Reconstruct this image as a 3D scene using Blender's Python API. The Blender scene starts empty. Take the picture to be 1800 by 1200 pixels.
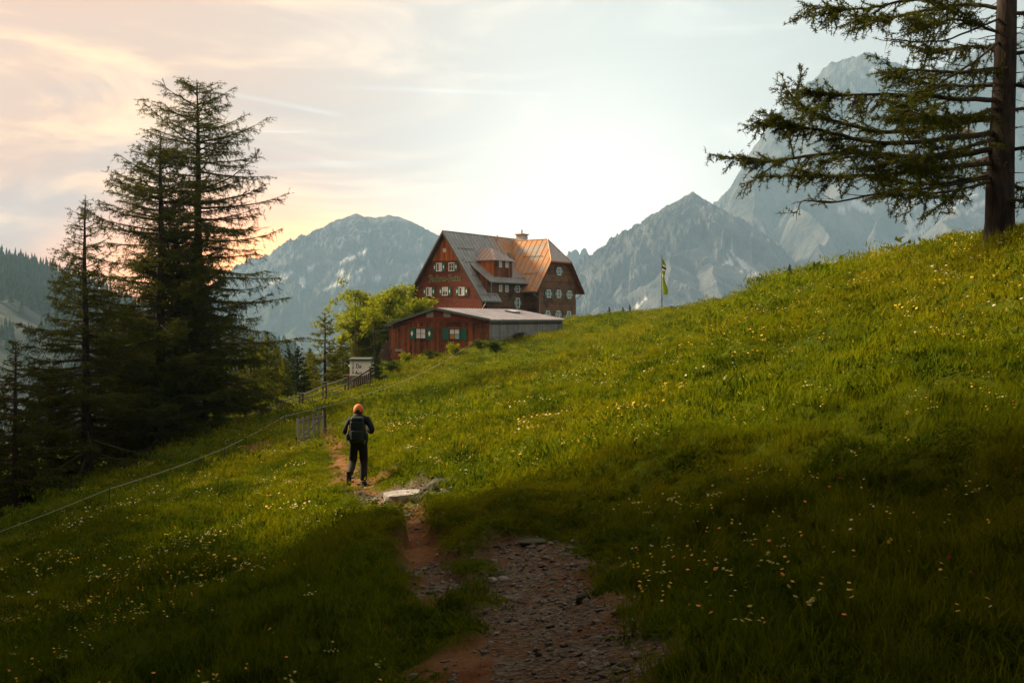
import bpy, math, random
import numpy as np
from mathutils import Vector, Matrix

# ------------------------------------------------------------------ camera, sky, sun, exposure
sc = bpy.context.scene
C = sc.collection
FPX, CX, HY = 1750.0, 900.0, 560.0          # focal length, centre and horizon in photograph pixels (1800 x 1200)

cam_d = bpy.data.cameras.new('camera')
cam = bpy.data.objects.new('camera', cam_d); C.objects.link(cam)
cam_d.sensor_width = 36.0; cam_d.lens = 36.0 * FPX / 1800.0
cam_d.shift_y = -(600.0 - HY) / 1800.0
cam_d.clip_start = 0.1; cam_d.clip_end = 40000.0
cam.location = (0, 0, 0); cam.rotation_euler = (math.radians(90), 0, 0)
sc.camera = cam

SUN_AZ, SUN_EL = math.radians(-64.0), math.radians(30.0)
sun_dir = Vector((math.sin(SUN_AZ) * math.cos(SUN_EL), math.cos(SUN_AZ) * math.cos(SUN_EL), math.sin(SUN_EL)))
sl = bpy.data.lights.new('sun', 'SUN'); sl.energy = 5.0; sl.angle = math.radians(12.0); sl.color = (1.0, 0.80, 0.52)
so = bpy.data.objects.new('sun', sl); C.objects.link(so)
so.rotation_euler = sun_dir.to_track_quat('Z', 'Y').to_euler(); so.location = (-60, 80, 60)

w = bpy.data.worlds.new('World'); sc.world = w; w.use_nodes = True
wt = w.node_tree; wt.nodes.clear()
def wn(t, **k):
    n = wt.nodes.new(t)
    for a, b in k.items(): setattr(n, a, b)
    return n
def wl(a, b): wt.links.new(a, b)
def wmath(op, a, b=None, c=None, clamp=False):
    n = wn('ShaderNodeMath', operation=op, use_clamp=clamp)
    for i, v in enumerate((a, b, c)):
        if v is None: continue
        if isinstance(v, (int, float)): n.inputs[i].default_value = v
        else: wl(v, n.inputs[i])
    return n.outputs[0]
def wmix(f, a, b, mode='MIX'):
    n = wn('ShaderNodeMix', data_type='RGBA', blend_type=mode)
    for s, v in ((n.inputs[0], f), (n.inputs[6], a), (n.inputs[7], b)):
        if isinstance(v, (int, float)): s.default_value = v
        elif isinstance(v, tuple): s.default_value = (*v, 1.0)
        else: wl(v, s)
    return n.outputs[2]
def wdir(px, py):
    return Vector(((px - CX) / FPX, 1.0, (HY - py) / FPX)).normalized()
tc = wn('ShaderNodeTexCoord'); gen = tc.outputs['Generated']
def wdot(v):
    n = wn('ShaderNodeVectorMath', operation='DOT_PRODUCT'); wl(gen, n.inputs[0]); n.inputs[1].default_value = v
    return n.outputs['Value']
def wramp(val, lo, hi):
    n = wn('ShaderNodeMapRange', interpolation_type='SMOOTHSTEP'); wl(val, n.inputs[0])
    n.inputs[1].default_value = lo; n.inputs[2].default_value = hi
    return n.outputs[0]
sky = wn('ShaderNodeTexSky', sky_type='NISHITA', sun_disc=False)
sky.sun_elevation = SUN_EL; sky.sun_rotation = SUN_AZ; sky.altitude = 1600; sky.air_density = 1.0; sky.dust_density = 2.0
sep = wn('ShaderNodeSeparateXYZ'); wl(gen, sep.inputs[0])
dz = sep.outputs[2]
# thin high cloud veil: pale grey overhead, peach towards the sunset side
lateral = wdot(Vector((-1.0, 0.25, 0.0)).normalized())
left = wramp(lateral, 0.02, 0.62)
veil = wmix(left, (0.50, 0.45, 0.375), (0.98, 0.40, 0.10))
low = wramp(dz, 0.20, 0.02)
veil = wmix(wmath('MULTIPLY', low, wramp(lateral, 0.22, 0.60)), veil, (0.60, 0.185, 0.075))
# cirrus streaks
pl = wn('ShaderNodeVectorMath', operation='DIVIDE'); wl(gen, pl.inputs[0])
cmb = wn('ShaderNodeCombineXYZ'); zz = wmath('ADD', wmath('MAXIMUM', dz, 0.0), 0.10)
for i in range(3): wl(zz, cmb.inputs[i])
wl(cmb.outputs[0], pl.inputs[1])
mp = wn('ShaderNodeMapping'); wl(gen, mp.inputs[0]); mp.inputs['Rotation'].default_value = (0, 0.22, 0.0); mp.inputs['Scale'].default_value = (2.6, 2.6, 10.5)
nz = wn('ShaderNodeTexNoise', noise_dimensions='3D'); wl(mp.outputs[0], nz.inputs['Vector'])
nz.inputs['Scale'].default_value = 1.35; nz.inputs['Detail'].default_value = 9.0; nz.inputs['Roughness'].default_value = 0.6; nz.inputs['Distortion'].default_value = 0.9
streak = wramp(nz.outputs[0], 0.44, 0.68)
cl = wmix(left, (1.02, 0.91, 0.74), (1.95, 0.98, 0.26))
veil = wmix(wmath('MULTIPLY', streak, 0.95), veil, cl)
nz2 = wn('ShaderNodeTexNoise', noise_dimensions='3D'); wl(mp.outputs[0], nz2.inputs['Vector'])
nz2.inputs['Scale'].default_value = 0.8; nz2.inputs['Detail'].default_value = 5.0; nz2.inputs['Distortion'].default_value = 0.4
grey = wramp(nz2.outputs[0], 0.50, 0.72)
veil = wmix(wmath('MULTIPLY', grey, 0.5), veil, (0.40, 0.33, 0.31))
# vapour trails
def trail(a, b, width, lo, hi, s):
    global veil
    da, db = wdir(*a), wdir(*b)
    nrm = da.cross(db).normalized(); mid = (da + db).normalized()
    band = wramp(wmath('ABSOLUTE', wdot(nrm)), width, width * 0.2)
    seg = wramp(wdot(mid), math.cos(math.acos(max(-1, min(1, da.dot(mid)))) * hi), math.cos(math.acos(max(-1, min(1, da.dot(mid)))) * lo))
    nzt = wramp(nz.outputs[0], 0.28, 0.6)
    veil = wmix(wmath('MULTIPLY', wmath('MULTIPLY', band, seg), wmath('MULTIPLY', wmath('ADD', nzt, 0.3), s)), veil, (1.15, 1.12, 1.02))
trail((560, 152), (1010, 168), 0.0030, 0.2, 1.1, 0.42)
trail((380, 160), (610, 205), 0.0032, 0.2, 1.1, 0.38)
trail((400, 231), (560, 232), 0.0014, 0.2, 1.1, 0.35)
trail((420, 292), (740, 286), 0.0048, 0.1, 1.1, 0.28)
# the glow above the ridge behind which the light comes, and the orange band low on its left
g1 = wmath('POWER', wmath('MAXIMUM', wdot(wdir(1060, 360)), 0.0), 26.0)
g2 = wmath('POWER', wmath('MAXIMUM', wdot(wdir(1035, 400)), 0.0), 130.0)
veil = wmix(wmath('MULTIPLY', g1, 0.78), veil, (1.10, 1.03, 0.90))
veil = wmix(1.0, veil, wmix(g2, (0, 0, 0), (0.45, 0.42, 0.30)), 'ADD')
dor = wdir(440, 478)
orr = wn('ShaderNodeVectorMath', operation='SUBTRACT'); wl(gen, orr.inputs[0]); orr.inputs[1].default_value = dor
osc = wn('ShaderNodeVectorMath', operation='MULTIPLY'); wl(orr.outputs[0], osc.inputs[0]); osc.inputs[1].default_value = (5.0, 5.0, 12.0)
oln = wn('ShaderNodeVectorMath', operation='LENGTH'); wl(osc.outputs[0], oln.inputs[0])
ob = wramp(oln.outputs['Value'], 1.15, 0.0)
veil = wmix(wmath('MULTIPLY', ob, wmath('ADD', wmath('MULTIPLY', streak, 0.35), 0.65)), veil, (5.5, 1.55, 0.02))
below = wramp(dz, 0.0, -0.15)
veil = wmix(below, veil, (0.10, 0.11, 0.10))
bg1 = wn('ShaderNodeBackground'); wl(sky.outputs[0], bg1.inputs[0]); bg1.inputs[1].default_value = 0.012
bg2 = wn('ShaderNodeBackground'); wl(veil, bg2.inputs[0]); bg2.inputs[1].default_value = 0.40
add = wn('ShaderNodeAddShader'); wl(bg1.outputs[0], add.inputs[0]); wl(bg2.outputs[0], add.inputs[1])
wo = wn('ShaderNodeOutputWorld'); wl(add.outputs[0], wo.inputs[0])

sc.view_settings.view_transform = 'Standard'; sc.view_settings.look = 'None'
sc.view_settings.exposure = 1.62; sc.view_settings.gamma = 1.0; sc.view_settings.use_curve_mapping = False
cy = sc.cycles
cy.use_denoising = True
cy.max_bounces = 6; cy.diffuse_bounces = 3; cy.glossy_bounces = 2; cy.transmission_bounces = 4; cy.transparent_max_bounces = 6; cy.volume_bounces = 0
cy.sample_clamp_indirect = 4.0

# ------------------------------------------------------------------ helpers
R = math.radians
def at(px, py, Y):
    return np.array([(px - CX) / FPX * Y, Y, (HY - py) / FPX * Y])
def tag(o, label=None, cat=None, group=None, kind=None):
    if label: o['label'] = label
    if cat: o['category'] = cat
    if group: o['group'] = group
    if kind: o['kind'] = kind
    return o
def mesh_np(name, V, F, smooth=False):
    """mesh from vertex array and a list of face index arrays (each n x k)"""
    me = bpy.data.meshes.new(name)
    V = np.asarray(V, dtype=np.float32)
    if not isinstance(F, (list, tuple)): F = [F]
    F = [np.asarray(f, dtype=np.int32) for f in F if len(f)]
    me.vertices.add(len(V)); me.vertices.foreach_set('co', V.ravel())
    nl = sum(f.size for f in F); nf = sum(len(f) for f in F)
    me.loops.add(nl); me.polygons.add(nf)
    me.loops.foreach_set('vertex_index', np.concatenate([f.ravel() for f in F]))
    tot = np.concatenate([np.full(len(f), f.shape[1], dtype=np.int32) for f in F])
    st = np.concatenate([[0], np.cumsum(tot)[:-1]]).astype(np.int32)
    me.polygons.foreach_set('loop_start', st)
    me.polygons.foreach_set('use_smooth', np.full(nf, smooth, dtype=bool))
    me.update(calc_edges=True); me.validate()
    return me
def link(name, me, m, parent=None, loc=None):
    o = bpy.data.objects.new(name, me); C.objects.link(o)
    if m is not None and len(me.materials) == 0: me.materials.append(m)
    if parent is not None: o.parent = parent
    if loc is not None: o.location = loc
    return o
def empty(name, loc, rz=0.0, label=None, cat=None, group=None):
    o = bpy.data.objects.new(name, None); C.objects.link(o)
    o.location = loc; o.rotation_euler = (0, 0, rz); o.empty_display_size = 0.3
    return tag(o, label, cat, group)
class MB:
    """collects simple shapes into one mesh"""
    def __init__(s): s.v = []; s.f = []
    def add(s, V, F):
        n = len(s.v); s.v += [tuple(map(float, p)) for p in V]; s.f += [tuple(int(i) + n for i in f) for f in F]; return s
    def box(s, a, b):
        x0, y0, z0 = a; x1, y1, z1 = b
        return s.add([(x0,y0,z0),(x1,y0,z0),(x1,y1,z0),(x0,y1,z0),(x0,y0,z1),(x1,y0,z1),(x1,y1,z1),(x0,y1,z1)],
                     [(0,3,2,1),(4,5,6,7),(0,1,5,4),(1,2,6,5),(2,3,7,6),(3,0,4,7)])
    def prism(s, poly, d):
        """closed polygon extruded by vector d"""
        n = len(poly); d = np.array(d); P = [np.array(p, float) for p in poly]; Q = [p + d for p in P]
        return s.add(P + Q, [tuple(range(n))[::-1], tuple(range(n, 2 * n))] + [(i, (i+1) % n, n + (i+1) % n, n + i) for i in range(n)])
    def bar(s, p, q, w_, h_, up=(0, 0, 1)):
        p = Vector(p); q = Vector(q); d = (q - p).normalized(); up = Vector(up)
        sx = d.cross(up)
        if sx.length < 1e-4: sx = d.cross(Vector((1, 0, 0)))
        sx.normalize(); sy = sx.cross(d).normalized(); a = sx * w_ / 2; b = sy * h_ / 2
        return s.add([p-a-b, p+a-b, p+a+b, p-a+b, q-a-b, q+a-b, q+a+b, q-a+b],
                     [(0,3,2,1),(4,5,6,7),(0,1,5,4),(1,2,6,5),(2,3,7,6),(3,0,4,7)])
    def tube(s, pts, rad, n=8, cap=True):
        V, F = tube_np(pts, rad, n); b = len(s.v)
        s.add(V, F)
        if cap:
            s.f.append(tuple(b + i for i in range(n))[::-1]); k = b + (len(pts) - 1) * n; s.f.append(tuple(k + i for i in range(n)))
        return s
    def build(s, name, m, parent=None, smooth=False, loc=None):
        me = bpy.data.meshes.new(name); me.from_pydata(s.v, [], s.f); me.update()
        if smooth: me.polygons.foreach_set('use_smooth', [True] * len(me.polygons))
        return link(name, me, m, parent, loc)
def tube_np(pts, rad, n=8, jit=0.0, rng=None):
    P = np.asarray(pts, float); k = len(P)
    rad = np.broadcast_to(np.asarray(rad, float), (k,))
    T = np.gradient(P, axis=0); T /= np.linalg.norm(T, axis=1)[:, None] + 1e-9
    ref = np.array([0.0, 0.0, 1.0]) if abs(T[0][2]) < 0.9 else np.array([1.0, 0.0, 0.0])
    A = np.cross(T, ref); A /= np.linalg.norm(A, axis=1)[:, None] + 1e-9; B = np.cross(T, A)
    th = np.arange(n) * 2 * math.pi / n
    rr = rad[:, None] * np.ones((k, n))
    if jit and rng is not None: rr = rr * (1 + jit * rng.standard_normal((k, n)))
    V = P[:, None, :] + rr[..., None] * (np.cos(th)[None, :, None] * A[:, None, :] + np.sin(th)[None, :, None] * B[:, None, :])
    i = np.arange(k - 1)[:, None] * n; j = np.arange(n)[None, :]; j2 = (j + 1) % n
    F = np.stack([i + j, i + n + j, i + n + j2, i + j2], -1).reshape(-1, 4)
    return V.reshape(-1, 3), F

# ---- numpy noise
_prm = np.random.default_rng(7).permutation(512); _prm = np.concatenate([_prm, _prm, _prm])
_ga = np.random.default_rng(8).random(512) * 2 * math.pi
def perlin(x, y):
    xi = np.floor(x).astype(int); yi = np.floor(y).astype(int); xf = x - xi; yf = y - yi
    u = xf**3 * (xf * (xf * 6 - 15) + 10); v = yf**3 * (yf * (yf * 6 - 15) + 10)
    def g(ix, iy, dx, dy):
        a = _ga[_prm[(_prm[ix & 511] + iy) & 511] & 511]; return np.cos(a) * dx + np.sin(a) * dy
    n00 = g(xi, yi, xf, yf); n10 = g(xi + 1, yi, xf - 1, yf); n01 = g(xi, yi + 1, xf, yf - 1); n11 = g(xi + 1, yi + 1, xf - 1, yf - 1)
    return (n00 * (1 - u) + n10 * u) * (1 - v) + (n01 * (1 - u) + n11 * u) * v
def fbm(x, y, o=4, g=0.5):
    s = 0; a = 1.0; f = 1.0
    for i in range(o): s = s + a * perlin(x * f + 17.3 * i, y * f - 9.1 * i); a *= g; f *= 2.03
    return s
def ridged(x, y, o=5, g=0.55):
    s = 0; a = 1.0; f = 1.0
    for i in range(o): s = s + a * (1 - 2.2 * np.abs(perlin(x * f + 31.7 * i, y * f + 5.3 * i))); a *= g; f *= 2.1
    return s
def sstep(a, b, x):
    t = np.clip((x - a) / (b - a), 0, 1); return t * t * (3 - 2 * t)

# ------------------------------------------------------------------ materials
class NT:
    def __init__(s, name):
        s.m = bpy.data.materials.new(name); s.m.use_nodes = True; s.t = s.m.node_tree; s.t.nodes.clear()
        s.out = s.n('ShaderNodeOutputMaterial')
    def n(s, t, **k):
        x = s.t.nodes.new(t)
        for a, b in k.items(): setattr(x, a, b)
        return x
    def l(s, a, b): s.t.links.new(a, b)
    def put(s, sock, v):
        if isinstance(v, (int, float)): sock.default_value = v
        elif isinstance(v, (tuple, list)): sock.default_value = (*v, 1.0) if len(v) == 3 and len(sock.default_value) == 4 else v
        else: s.l(v, sock)
    def mix(s, f, a, b, mode='MIX'):
        x = s.n('ShaderNodeMix', data_type='RGBA', blend_type=mode)
        s.put(x.inputs[0], f); s.put(x.inputs[6], a); s.put(x.inputs[7], b); return x.outputs[2]
    def math(s, op, a, b=None):
        x = s.n('ShaderNodeMath', operation=op); s.put(x.inputs[0], a)
        if b is not None: s.put(x.inputs[1], b)
        return x.outputs[0]
    def ramp(s, v, lo, hi, a=0.0, b=1.0):
        x = s.n('ShaderNodeMapRange', interpolation_type='SMOOTHSTEP'); s.put(x.inputs[0], v)
        for i, q in enumerate((lo, hi, a, b)): x.inputs[i + 1].default_value = q
        return x.outputs[0]
    def pos(s, obj=False):
        return s.n('ShaderNodeTexCoord').outputs['Object'] if obj else s.n('ShaderNodeNewGeometry').outputs['Position']
    def noise(s, vec, scale, detail=4, rough=0.55, stretch=None, dist=0.0):
        if stretch:
            mp_ = s.n('ShaderNodeMapping'); s.l(vec, mp_.inputs[0]); mp_.inputs['Scale'].default_value = stretch; vec = mp_.outputs[0]
        x = s.n('ShaderNodeTexNoise'); s.l(vec, x.inputs['Vector'])
        x.inputs['Scale'].default_value = scale; x.inputs['Detail'].default_value = detail; x.inputs['Roughness'].default_value = rough; x.inputs['Distortion'].default_value = dist
        return x.outputs[0]
    def bump(s, h, strength, dist):
        x = s.n('ShaderNodeBump'); x.inputs['Strength'].default_value = strength; x.inputs['Distance'].default_value = dist; s.l(h, x.inputs['Height']); return x.outputs[0]
    def pbr(s, col, rough=0.8, metal=0.0, normal=None, spec=0.3):
        p = s.n('ShaderNodeBsdfPrincipled'); s.put(p.inputs['Base Color'], col); s.put(p.inputs['Roughness'], rough); s.put(p.inputs['Metallic'], metal)
        p.inputs['Specular IOR Level'].default_value = spec
        if normal is not None: s.l(normal, p.inputs['Normal'])
        s.l(p.outputs[0], s.out.inputs[0]); return s.m
    def rnd(s): return s.n('ShaderNodeObjectInfo').outputs['Random']
    def isl(s): return s.n('ShaderNodeNewGeometry').outputs['Random Per Island']
def plain(name, col, rough=0.7, metal=0.0, var=0.15, scale=4.0, spec=0.3):
    t = NT(name); nz_ = t.noise(t.pos(True), scale, 5)
    f = t.ramp(nz_, 0.3, 0.7, 1 - var, 1 + var)
    hs = t.n('ShaderNodeHueSaturation'); hs.inputs['Color'].default_value = (*col, 1); t.l(f, hs.inputs['Value'])
    return t.pbr(hs.outputs[0], rough, metal, None, spec)
def wood(name, c1, c2, c3, vertical=False, scale=1.0, dark=0.5):
    """weathered boards: colour differs board by board, streaked along the grain"""
    t = NT(name); p = t.pos(True)
    st = (14, 14, 1.0) if vertical else (1.0, 1.0, 14)
    grain = t.noise(p, 2.2 * scale, 5, 0.6, st)
    r = t.rnd()
    col = t.mix(r, c1, c2)
    col = t.mix(t.ramp(grain, 0.42, 0.68), col, c3)
    patch = t.noise(p, 0.55, 4, 0.6)
    col = t.mix(t.ramp(patch, 0.48, 0.70, 0.0, dark), col, tuple(x * 0.25 for x in c1))
    return t.pbr(col, 0.75, 0.0, t.bump(grain, 0.35, 0.02))
def foliage(name, c1, c2, trans=0.35, c3=None):
    t = NT(name); r = t.isl(); o = t.rnd()
    col = t.mix(r, c1, c2)
    if c3: col = t.mix(t.ramp(t.noise(t.pos(), 0.55, 3), 0.42, 0.68), col, c3)
    d = t.n('ShaderNodeBsdfDiffuse'); t.l(col, d.inputs[0])
    tr = t.n('ShaderNodeBsdfTranslucent'); tcx = t.mix(1.0, col, (1.25, 1.15, 0.6), 'MULTIPLY'); t.l(tcx, tr.inputs[0])
    mx = t.n('ShaderNodeMixShader'); mx.inputs[0].default_value = trans; t.l(d.outputs[0], mx.inputs[1]); t.l(tr.outputs[0], mx.inputs[2])
    t.l(mx.outputs[0], t.out.inputs[0]); return t.m
def grassmat(name, c1, c2, c3, trans=0.4):
    t = NT(name); p = t.pos()
    big = t.noise(p, 0.16, 4, 0.6); fine = t.noise(p, 1.1, 3, 0.6)
    col = t.mix(t.rnd(), c1, c2)
    col = t.mix(t.ramp(big, 0.42, 0.62, 0, 0.85), col, c3)
    col = t.mix(t.ramp(fine, 0.5, 0.72, 0, 0.65), col, tuple(x * 0.45 for x in c1))
    d = t.n('ShaderNodeBsdfDiffuse'); t.l(col, d.inputs[0])
    tr = t.n('ShaderNodeBsdfTranslucent'); t.l(t.mix(1.0, col, (1.25, 1.15, 0.5), 'MULTIPLY'), tr.inputs[0])
    mx = t.n('ShaderNodeMixShader'); mx.inputs[0].default_value = trans; t.l(d.outputs[0], mx.inputs[1]); t.l(tr.outputs[0], mx.inputs[2])
    t.l(mx.outputs[0], t.out.inputs[0]); return t.m

M = {}
M['bark'] = (lambda t: t.pbr(t.mix(t.ramp(t.noise(t.pos(True), 6, 6, 0.65, (1, 1, 0.25)), 0.38, 0.66), (0.013, 0.009, 0.007), (0.048, 0.032, 0.025)), 0.9, 0, t.bump(t.noise(t.pos(True), 9, 6, 0.7, (1, 1, 0.22)), 0.9, 0.06)))(NT('bark'))
M['twig'] = plain('twig', (0.045, 0.032, 0.024), 0.9, var=0.3)
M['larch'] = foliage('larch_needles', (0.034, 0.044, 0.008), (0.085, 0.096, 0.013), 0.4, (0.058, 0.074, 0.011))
M['larch_sun'] = foliage('sunlit_larch_needles', (0.075, 0.095, 0.010), (0.17, 0.175, 0.016), 0.45, (0.11, 0.13, 0.013))  # brighter copy of the larch needles, sunlight put into the colour
M['spruce'] = foliage('spruce_needles', (0.022, 0.038, 0.012), (0.055, 0.08, 0.02), 0.2, (0.035, 0.055, 0.014))
M['leaf'] = foliage('tree_leaves', (0.14, 0.185, 0.012), (0.29, 0.31, 0.02), 0.5, (0.18, 0.23, 0.02))
M['dark_leaf'] = foliage('weed_leaves', (0.025, 0.045, 0.010), (0.06, 0.09, 0.016), 0.3)
M['grass'] = grassmat('grass_blades', (0.095, 0.140, 0.006), (0.160, 0.185, 0.008), (0.205, 0.200, 0.009), 0.42)
M['grass_dark'] = grassmat('meadow_herbs', (0.045, 0.080, 0.008), (0.090, 0.130, 0.010), (0.12, 0.145, 0.010), 0.35)
M['straw'] = foliage('seed_heads', (0.25, 0.20, 0.09), (0.32, 0.22, 0.12), 0.4)
# ------------------------------------------------------------------ terrain height
ctrl_px = [(920,1180,4.7),(1000,1000,7.6),(900,945,9.8),(720,880,17),(630,853,21.3),(595,795,30),(540,770,44),(572,703,68),(609,692,71),(640,682,76),
    (690,640,90),(863,605,85.6),(988,581,100),(300,1000,16),(0,1000,22),(0,1200,9.5),(190,905,36),(395,822,46),(0,918,42),(180,838,50),(345,768,60),
    (470,715,72),(450,785,47),(400,757,57),(637,720,57),(780,655,80),
    (1010,562,108),(1165,546,100),(1240,531,80),(1350,491,55),(1500,461,38),(1650,436,27),(1757,431,22),(1800,414,22.5),(1240,600,40),(1350,560,30),(1165,600,50),(1100,620,45),(1500,520,24),(1650,500,17),(1350,600,20),(1000,640,50),(1100,582,75),(1240,556,60),(1800,600,12),(1400,500,45),(1165,565,80),(1300,530,55),(930,595,92),(990,584,97),(863,607,85),(900,601,88)]
CP = [at(*p) for p in ctrl_px]
CP += [np.array(p, float) for p in [(0,0,-1.65),(6,8,-0.5),(9,8,0.2),(12,10,0.9),(15,16,1.8),(20,25,1.4),(25,40,0),(28,60,-2),(30,90,-5),(30,120,-6),(15,140,-3),
    (0,150,-6),(-25,140,-12),(-25,110,-9.5),(-29,80,-13),(-29,60,-13),(-29,45,-13.5),(-26,30,-13),(-20,20,-9.5),(-15,8,-6.5),(-10,-5,-4),(0,-10,-1.2),(10,-8,1.5),(20,0,3),(-3,118,-3.2),(6,124,-1.2)]]
CP = np.array(CP)
def _tps_fit():
    X = CP[:, :2]; n = len(X)
    r = np.linalg.norm(X[:, None] - X[None], axis=2); K = np.where(r > 0, r * r * np.log(r + 1e-9), 0) + np.eye(n) * 0.25
    P = np.hstack([np.ones((n, 1)), X]); A = np.zeros((n + 3, n + 3)); A[:n, :n] = K; A[:n, n:] = P; A[n:, :n] = P.T
    return np.linalg.solve(A, np.concatenate([CP[:, 2], np.zeros(3)]))
_tw = _tps_fit()
def tps(x, y):
    x = np.asarray(x, float); y = np.asarray(y, float); o = _tw[-3] + _tw[-2] * x + _tw[-1] * y
    for i in range(len(CP)):
        r2 = (x - CP[i, 0])**2 + (y - CP[i, 1])**2; o = o + _tw[i] * 0.5 * r2 * np.log(r2 + 1e-9)
    return o
def gz0(x, y):
    x = np.asarray(x, float); y = np.asarray(y, float)
    r = np.hypot(x, (y - 55) * 0.75)
    k = sstep(60, 150, r)
    z = tps(np.clip(x, -70, 70), np.clip(y, -60, 190))
    outer = -22 - np.clip(r - 80, 0, 900) * 0.13
    return z * (1 - k) + outer * k
def hit(px, py):
    """where the sight line through a photograph pixel meets the hillside"""
    Y = np.concatenate([np.linspace(2.5, 30, 500), np.linspace(30, 140, 1100)])
    z = (HY - py) / FPX * Y; g = gz0((px - CX) / FPX * Y, Y)
    b = np.nonzero(z < g)[0]
    return float(Y[b[0]]) if len(b) else 110.0
# bare ground: track in gravel and earth (centre line points in photograph pixels, half width in metres, kind 0 gravel / 1 earth)
tracks = [([(925,1290),(905,1190),(895,1120)],0.52,1),([(1000,1290),(985,1180)],0.30,1),([(1035,1150),(985,1095),(955,1050),(925,990),(915,955)],0.42,0),([(1000,1010),(960,950)],0.26,0),
    ([(790,1060),(745,1010),(725,960),(725,925)],0.22,1),([(780,1040),(745,1000)],0.20,0),([(640,872),(700,866),(770,872)],0.38,0),([(745,858),(770,856)],0.28,0),([(585,845),(650,846)],0.42,1),
    ([(590,800),(612,793)],0.28,1),([(800,921),(840,920)],0.14,1),([(400,752),(428,745),(465,737),(520,722)],0.42,1),([(440,785),(470,785)],0.35,1),([(300,800),(335,785)],0.3,1),([(270,822),(300,812)],0.25,1),
    ([(1010,985),(1040,1075)],0.2,1),([(725,925),(722,902),(692,880),(640,862),(612,838),(597,800),(585,775),(572,748)],0.25,1),([(590,812),(620,818)],0.25,1)]
TRK = []
for pts, wd, kd in tracks:
    q = [(lambda Y: ((p[0] - CX) / FPX * Y, Y))(hit(*p)) for p in pts]
    TRK.append((q, wd, kd))
def track_mask(x, y):
    g = np.zeros_like(x); e = np.zeros_like(x)
    nn = fbm(x * 1.9, y * 1.9, 3) * 0.34 + fbm(x * 7, y * 7, 2) * 0.08
    for q, wd, kd in TRK:
        d = np.full_like(x, 1e9)
        for (ax, ay), (bx, by) in zip(q[:-1], q[1:]):
            ux, uy = bx - ax, by - ay; t = np.clip(((x - ax) * ux + (y - ay) * uy) / (ux * ux + uy * uy + 1e-9), 0, 1)
            d = np.minimum(d, np.hypot(x - ax - t * ux, y - ay - t * uy))
        m = sstep(0.14, -0.10, d - wd + nn)
        if kd == 0: g = np.maximum(g, m)
        else: e = np.maximum(e, m)
    return g, e
TURF = [[(lambda Y: ((p[0] - CX) / FPX * Y, Y))(hit(*p)) for p in q] for q in ([(930,1000),(760,960),(735,905),(690,880),(630,855),(600,800),(575,760),(560,735)], [(400,757),(465,740),(520,722),(560,715)], [(930,1000),(850,925),(780,880)])]
def turf_mask(x, y):
    d = np.full_like(x, 1e9)
    for q in TURF:
        for (ax, ay), (bx, by) in zip(q[:-1], q[1:]):
            ux, uy = bx - ax, by - ay; t = np.clip(((x - ax) * ux + (y - ay) * uy) / (ux * ux + uy * uy + 1e-9), 0, 1); d = np.minimum(d, np.hypot(x - ax - t * ux, y - ay - t * uy))
    return sstep(1.25, 0.55, d + 0.35 * fbm(x * 1.1, y * 1.1, 2))
def relief(x, y, m=None):
    """tussocks and cattle steps on the meadow"""
    near = sstep(2, 9, np.hypot(x, y))
    a = 0.36 * fbm(x * 0.9 + 3, y * 0.33, 3) + 0.38 * fbm(x * 0.26, y * 0.13 + 7, 3)
    b = 0.05 * fbm(x * 2.6, y * 2.6, 2) + 0.13 * near * np.abs(fbm(x * 1.5 + 11, y * 0.8, 2))
    z = (a * near + b)
    # the hollow on the right-hand slope
    hol = np.exp(-(((x - 5.5) / 3.2)**2 + ((y - 17.5 + 0.55 * (x - 5.5)) / 1.7)**2)); z = z - 0.45 * hol
    bank = np.exp(-(((x - 0.4) / 1.2)**2 + ((y - 11.3) / 1.0)**2)); z = z + 0.10 * bank
    if m is not None: z = z * (1 - 0.6 * m) - 0.07 * m
    return z
def gz(x, y):
    x = np.atleast_1d(np.asarray(x, float)); y = np.atleast_1d(np.asarray(y, float))
    g, e = track_mask(x, y); z = gz0(x, y) + relief(x, y, np.maximum(g, e)) * sstep(160, 60, np.hypot(x, y - 50))
    return z
def gz1(x, y): return float(gz(x, y)[0])

# ------------------------------------------------------------------ the ground sheet
ang = np.concatenate([np.linspace(-180, -38, 50)[:-1], np.linspace(-38, 38, 330), np.linspace(38, 180, 50)[1:]])
rad = np.concatenate([[0.0], np.geomspace(0.6, 160, 330), np.geomspace(170, 26000, 60)])
AA, RR = np.meshgrid(np.radians(ang), rad); gx = RR * np.sin(AA); gy = RR * np.cos(AA)
gm, em = track_mask(gx, gy)
gzv = gz0(gx, gy) + relief(gx, gy, np.maximum(gm, em)) * sstep(160, 60, np.hypot(gx, gy - 50))
nr, na = AA.shape
idx = (np.arange(nr - 1)[:, None] * na + np.arange(na - 1)[None, :])
gF = np.stack([idx, idx + 1, idx + na + 1, idx + na], -1).reshape(-1, 4)
me = mesh_np('meadow_ground', np.stack([gx, gy, gzv], -1).reshape(-1, 3), [gF[:, ::-1]], True)
for nm, arr in (('gravel', gm), ('earth', em)):
    a = me.attributes.new(nm, 'FLOAT', 'POINT'); a.data.foreach_set('value', arr.ravel().astype(np.float32))
t = NT('meadow_soil'); p = t.pos()
ga = t.n('ShaderNodeAttribute', attribute_name='gravel').outputs['Fac']; ea = t.n('ShaderNodeAttribute', attribute_name='earth').outputs['Fac']
turf = t.mix(t.ramp(t.noise(p, 0.9, 5), 0.35, 0.7), (0.038, 0.056, 0.006), (0.080, 0.098, 0.008))
turf = t.mix(t.ramp(t.noise(p, 5.0, 4), 0.5, 0.75), turf, (0.022, 0.030, 0.005))
earth = t.mix(t.ramp(t.noise(p, 3.0, 6, 0.65), 0.3, 0.7), (0.125, 0.055, 0.024), (0.22, 0.120, 0.062))
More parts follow.
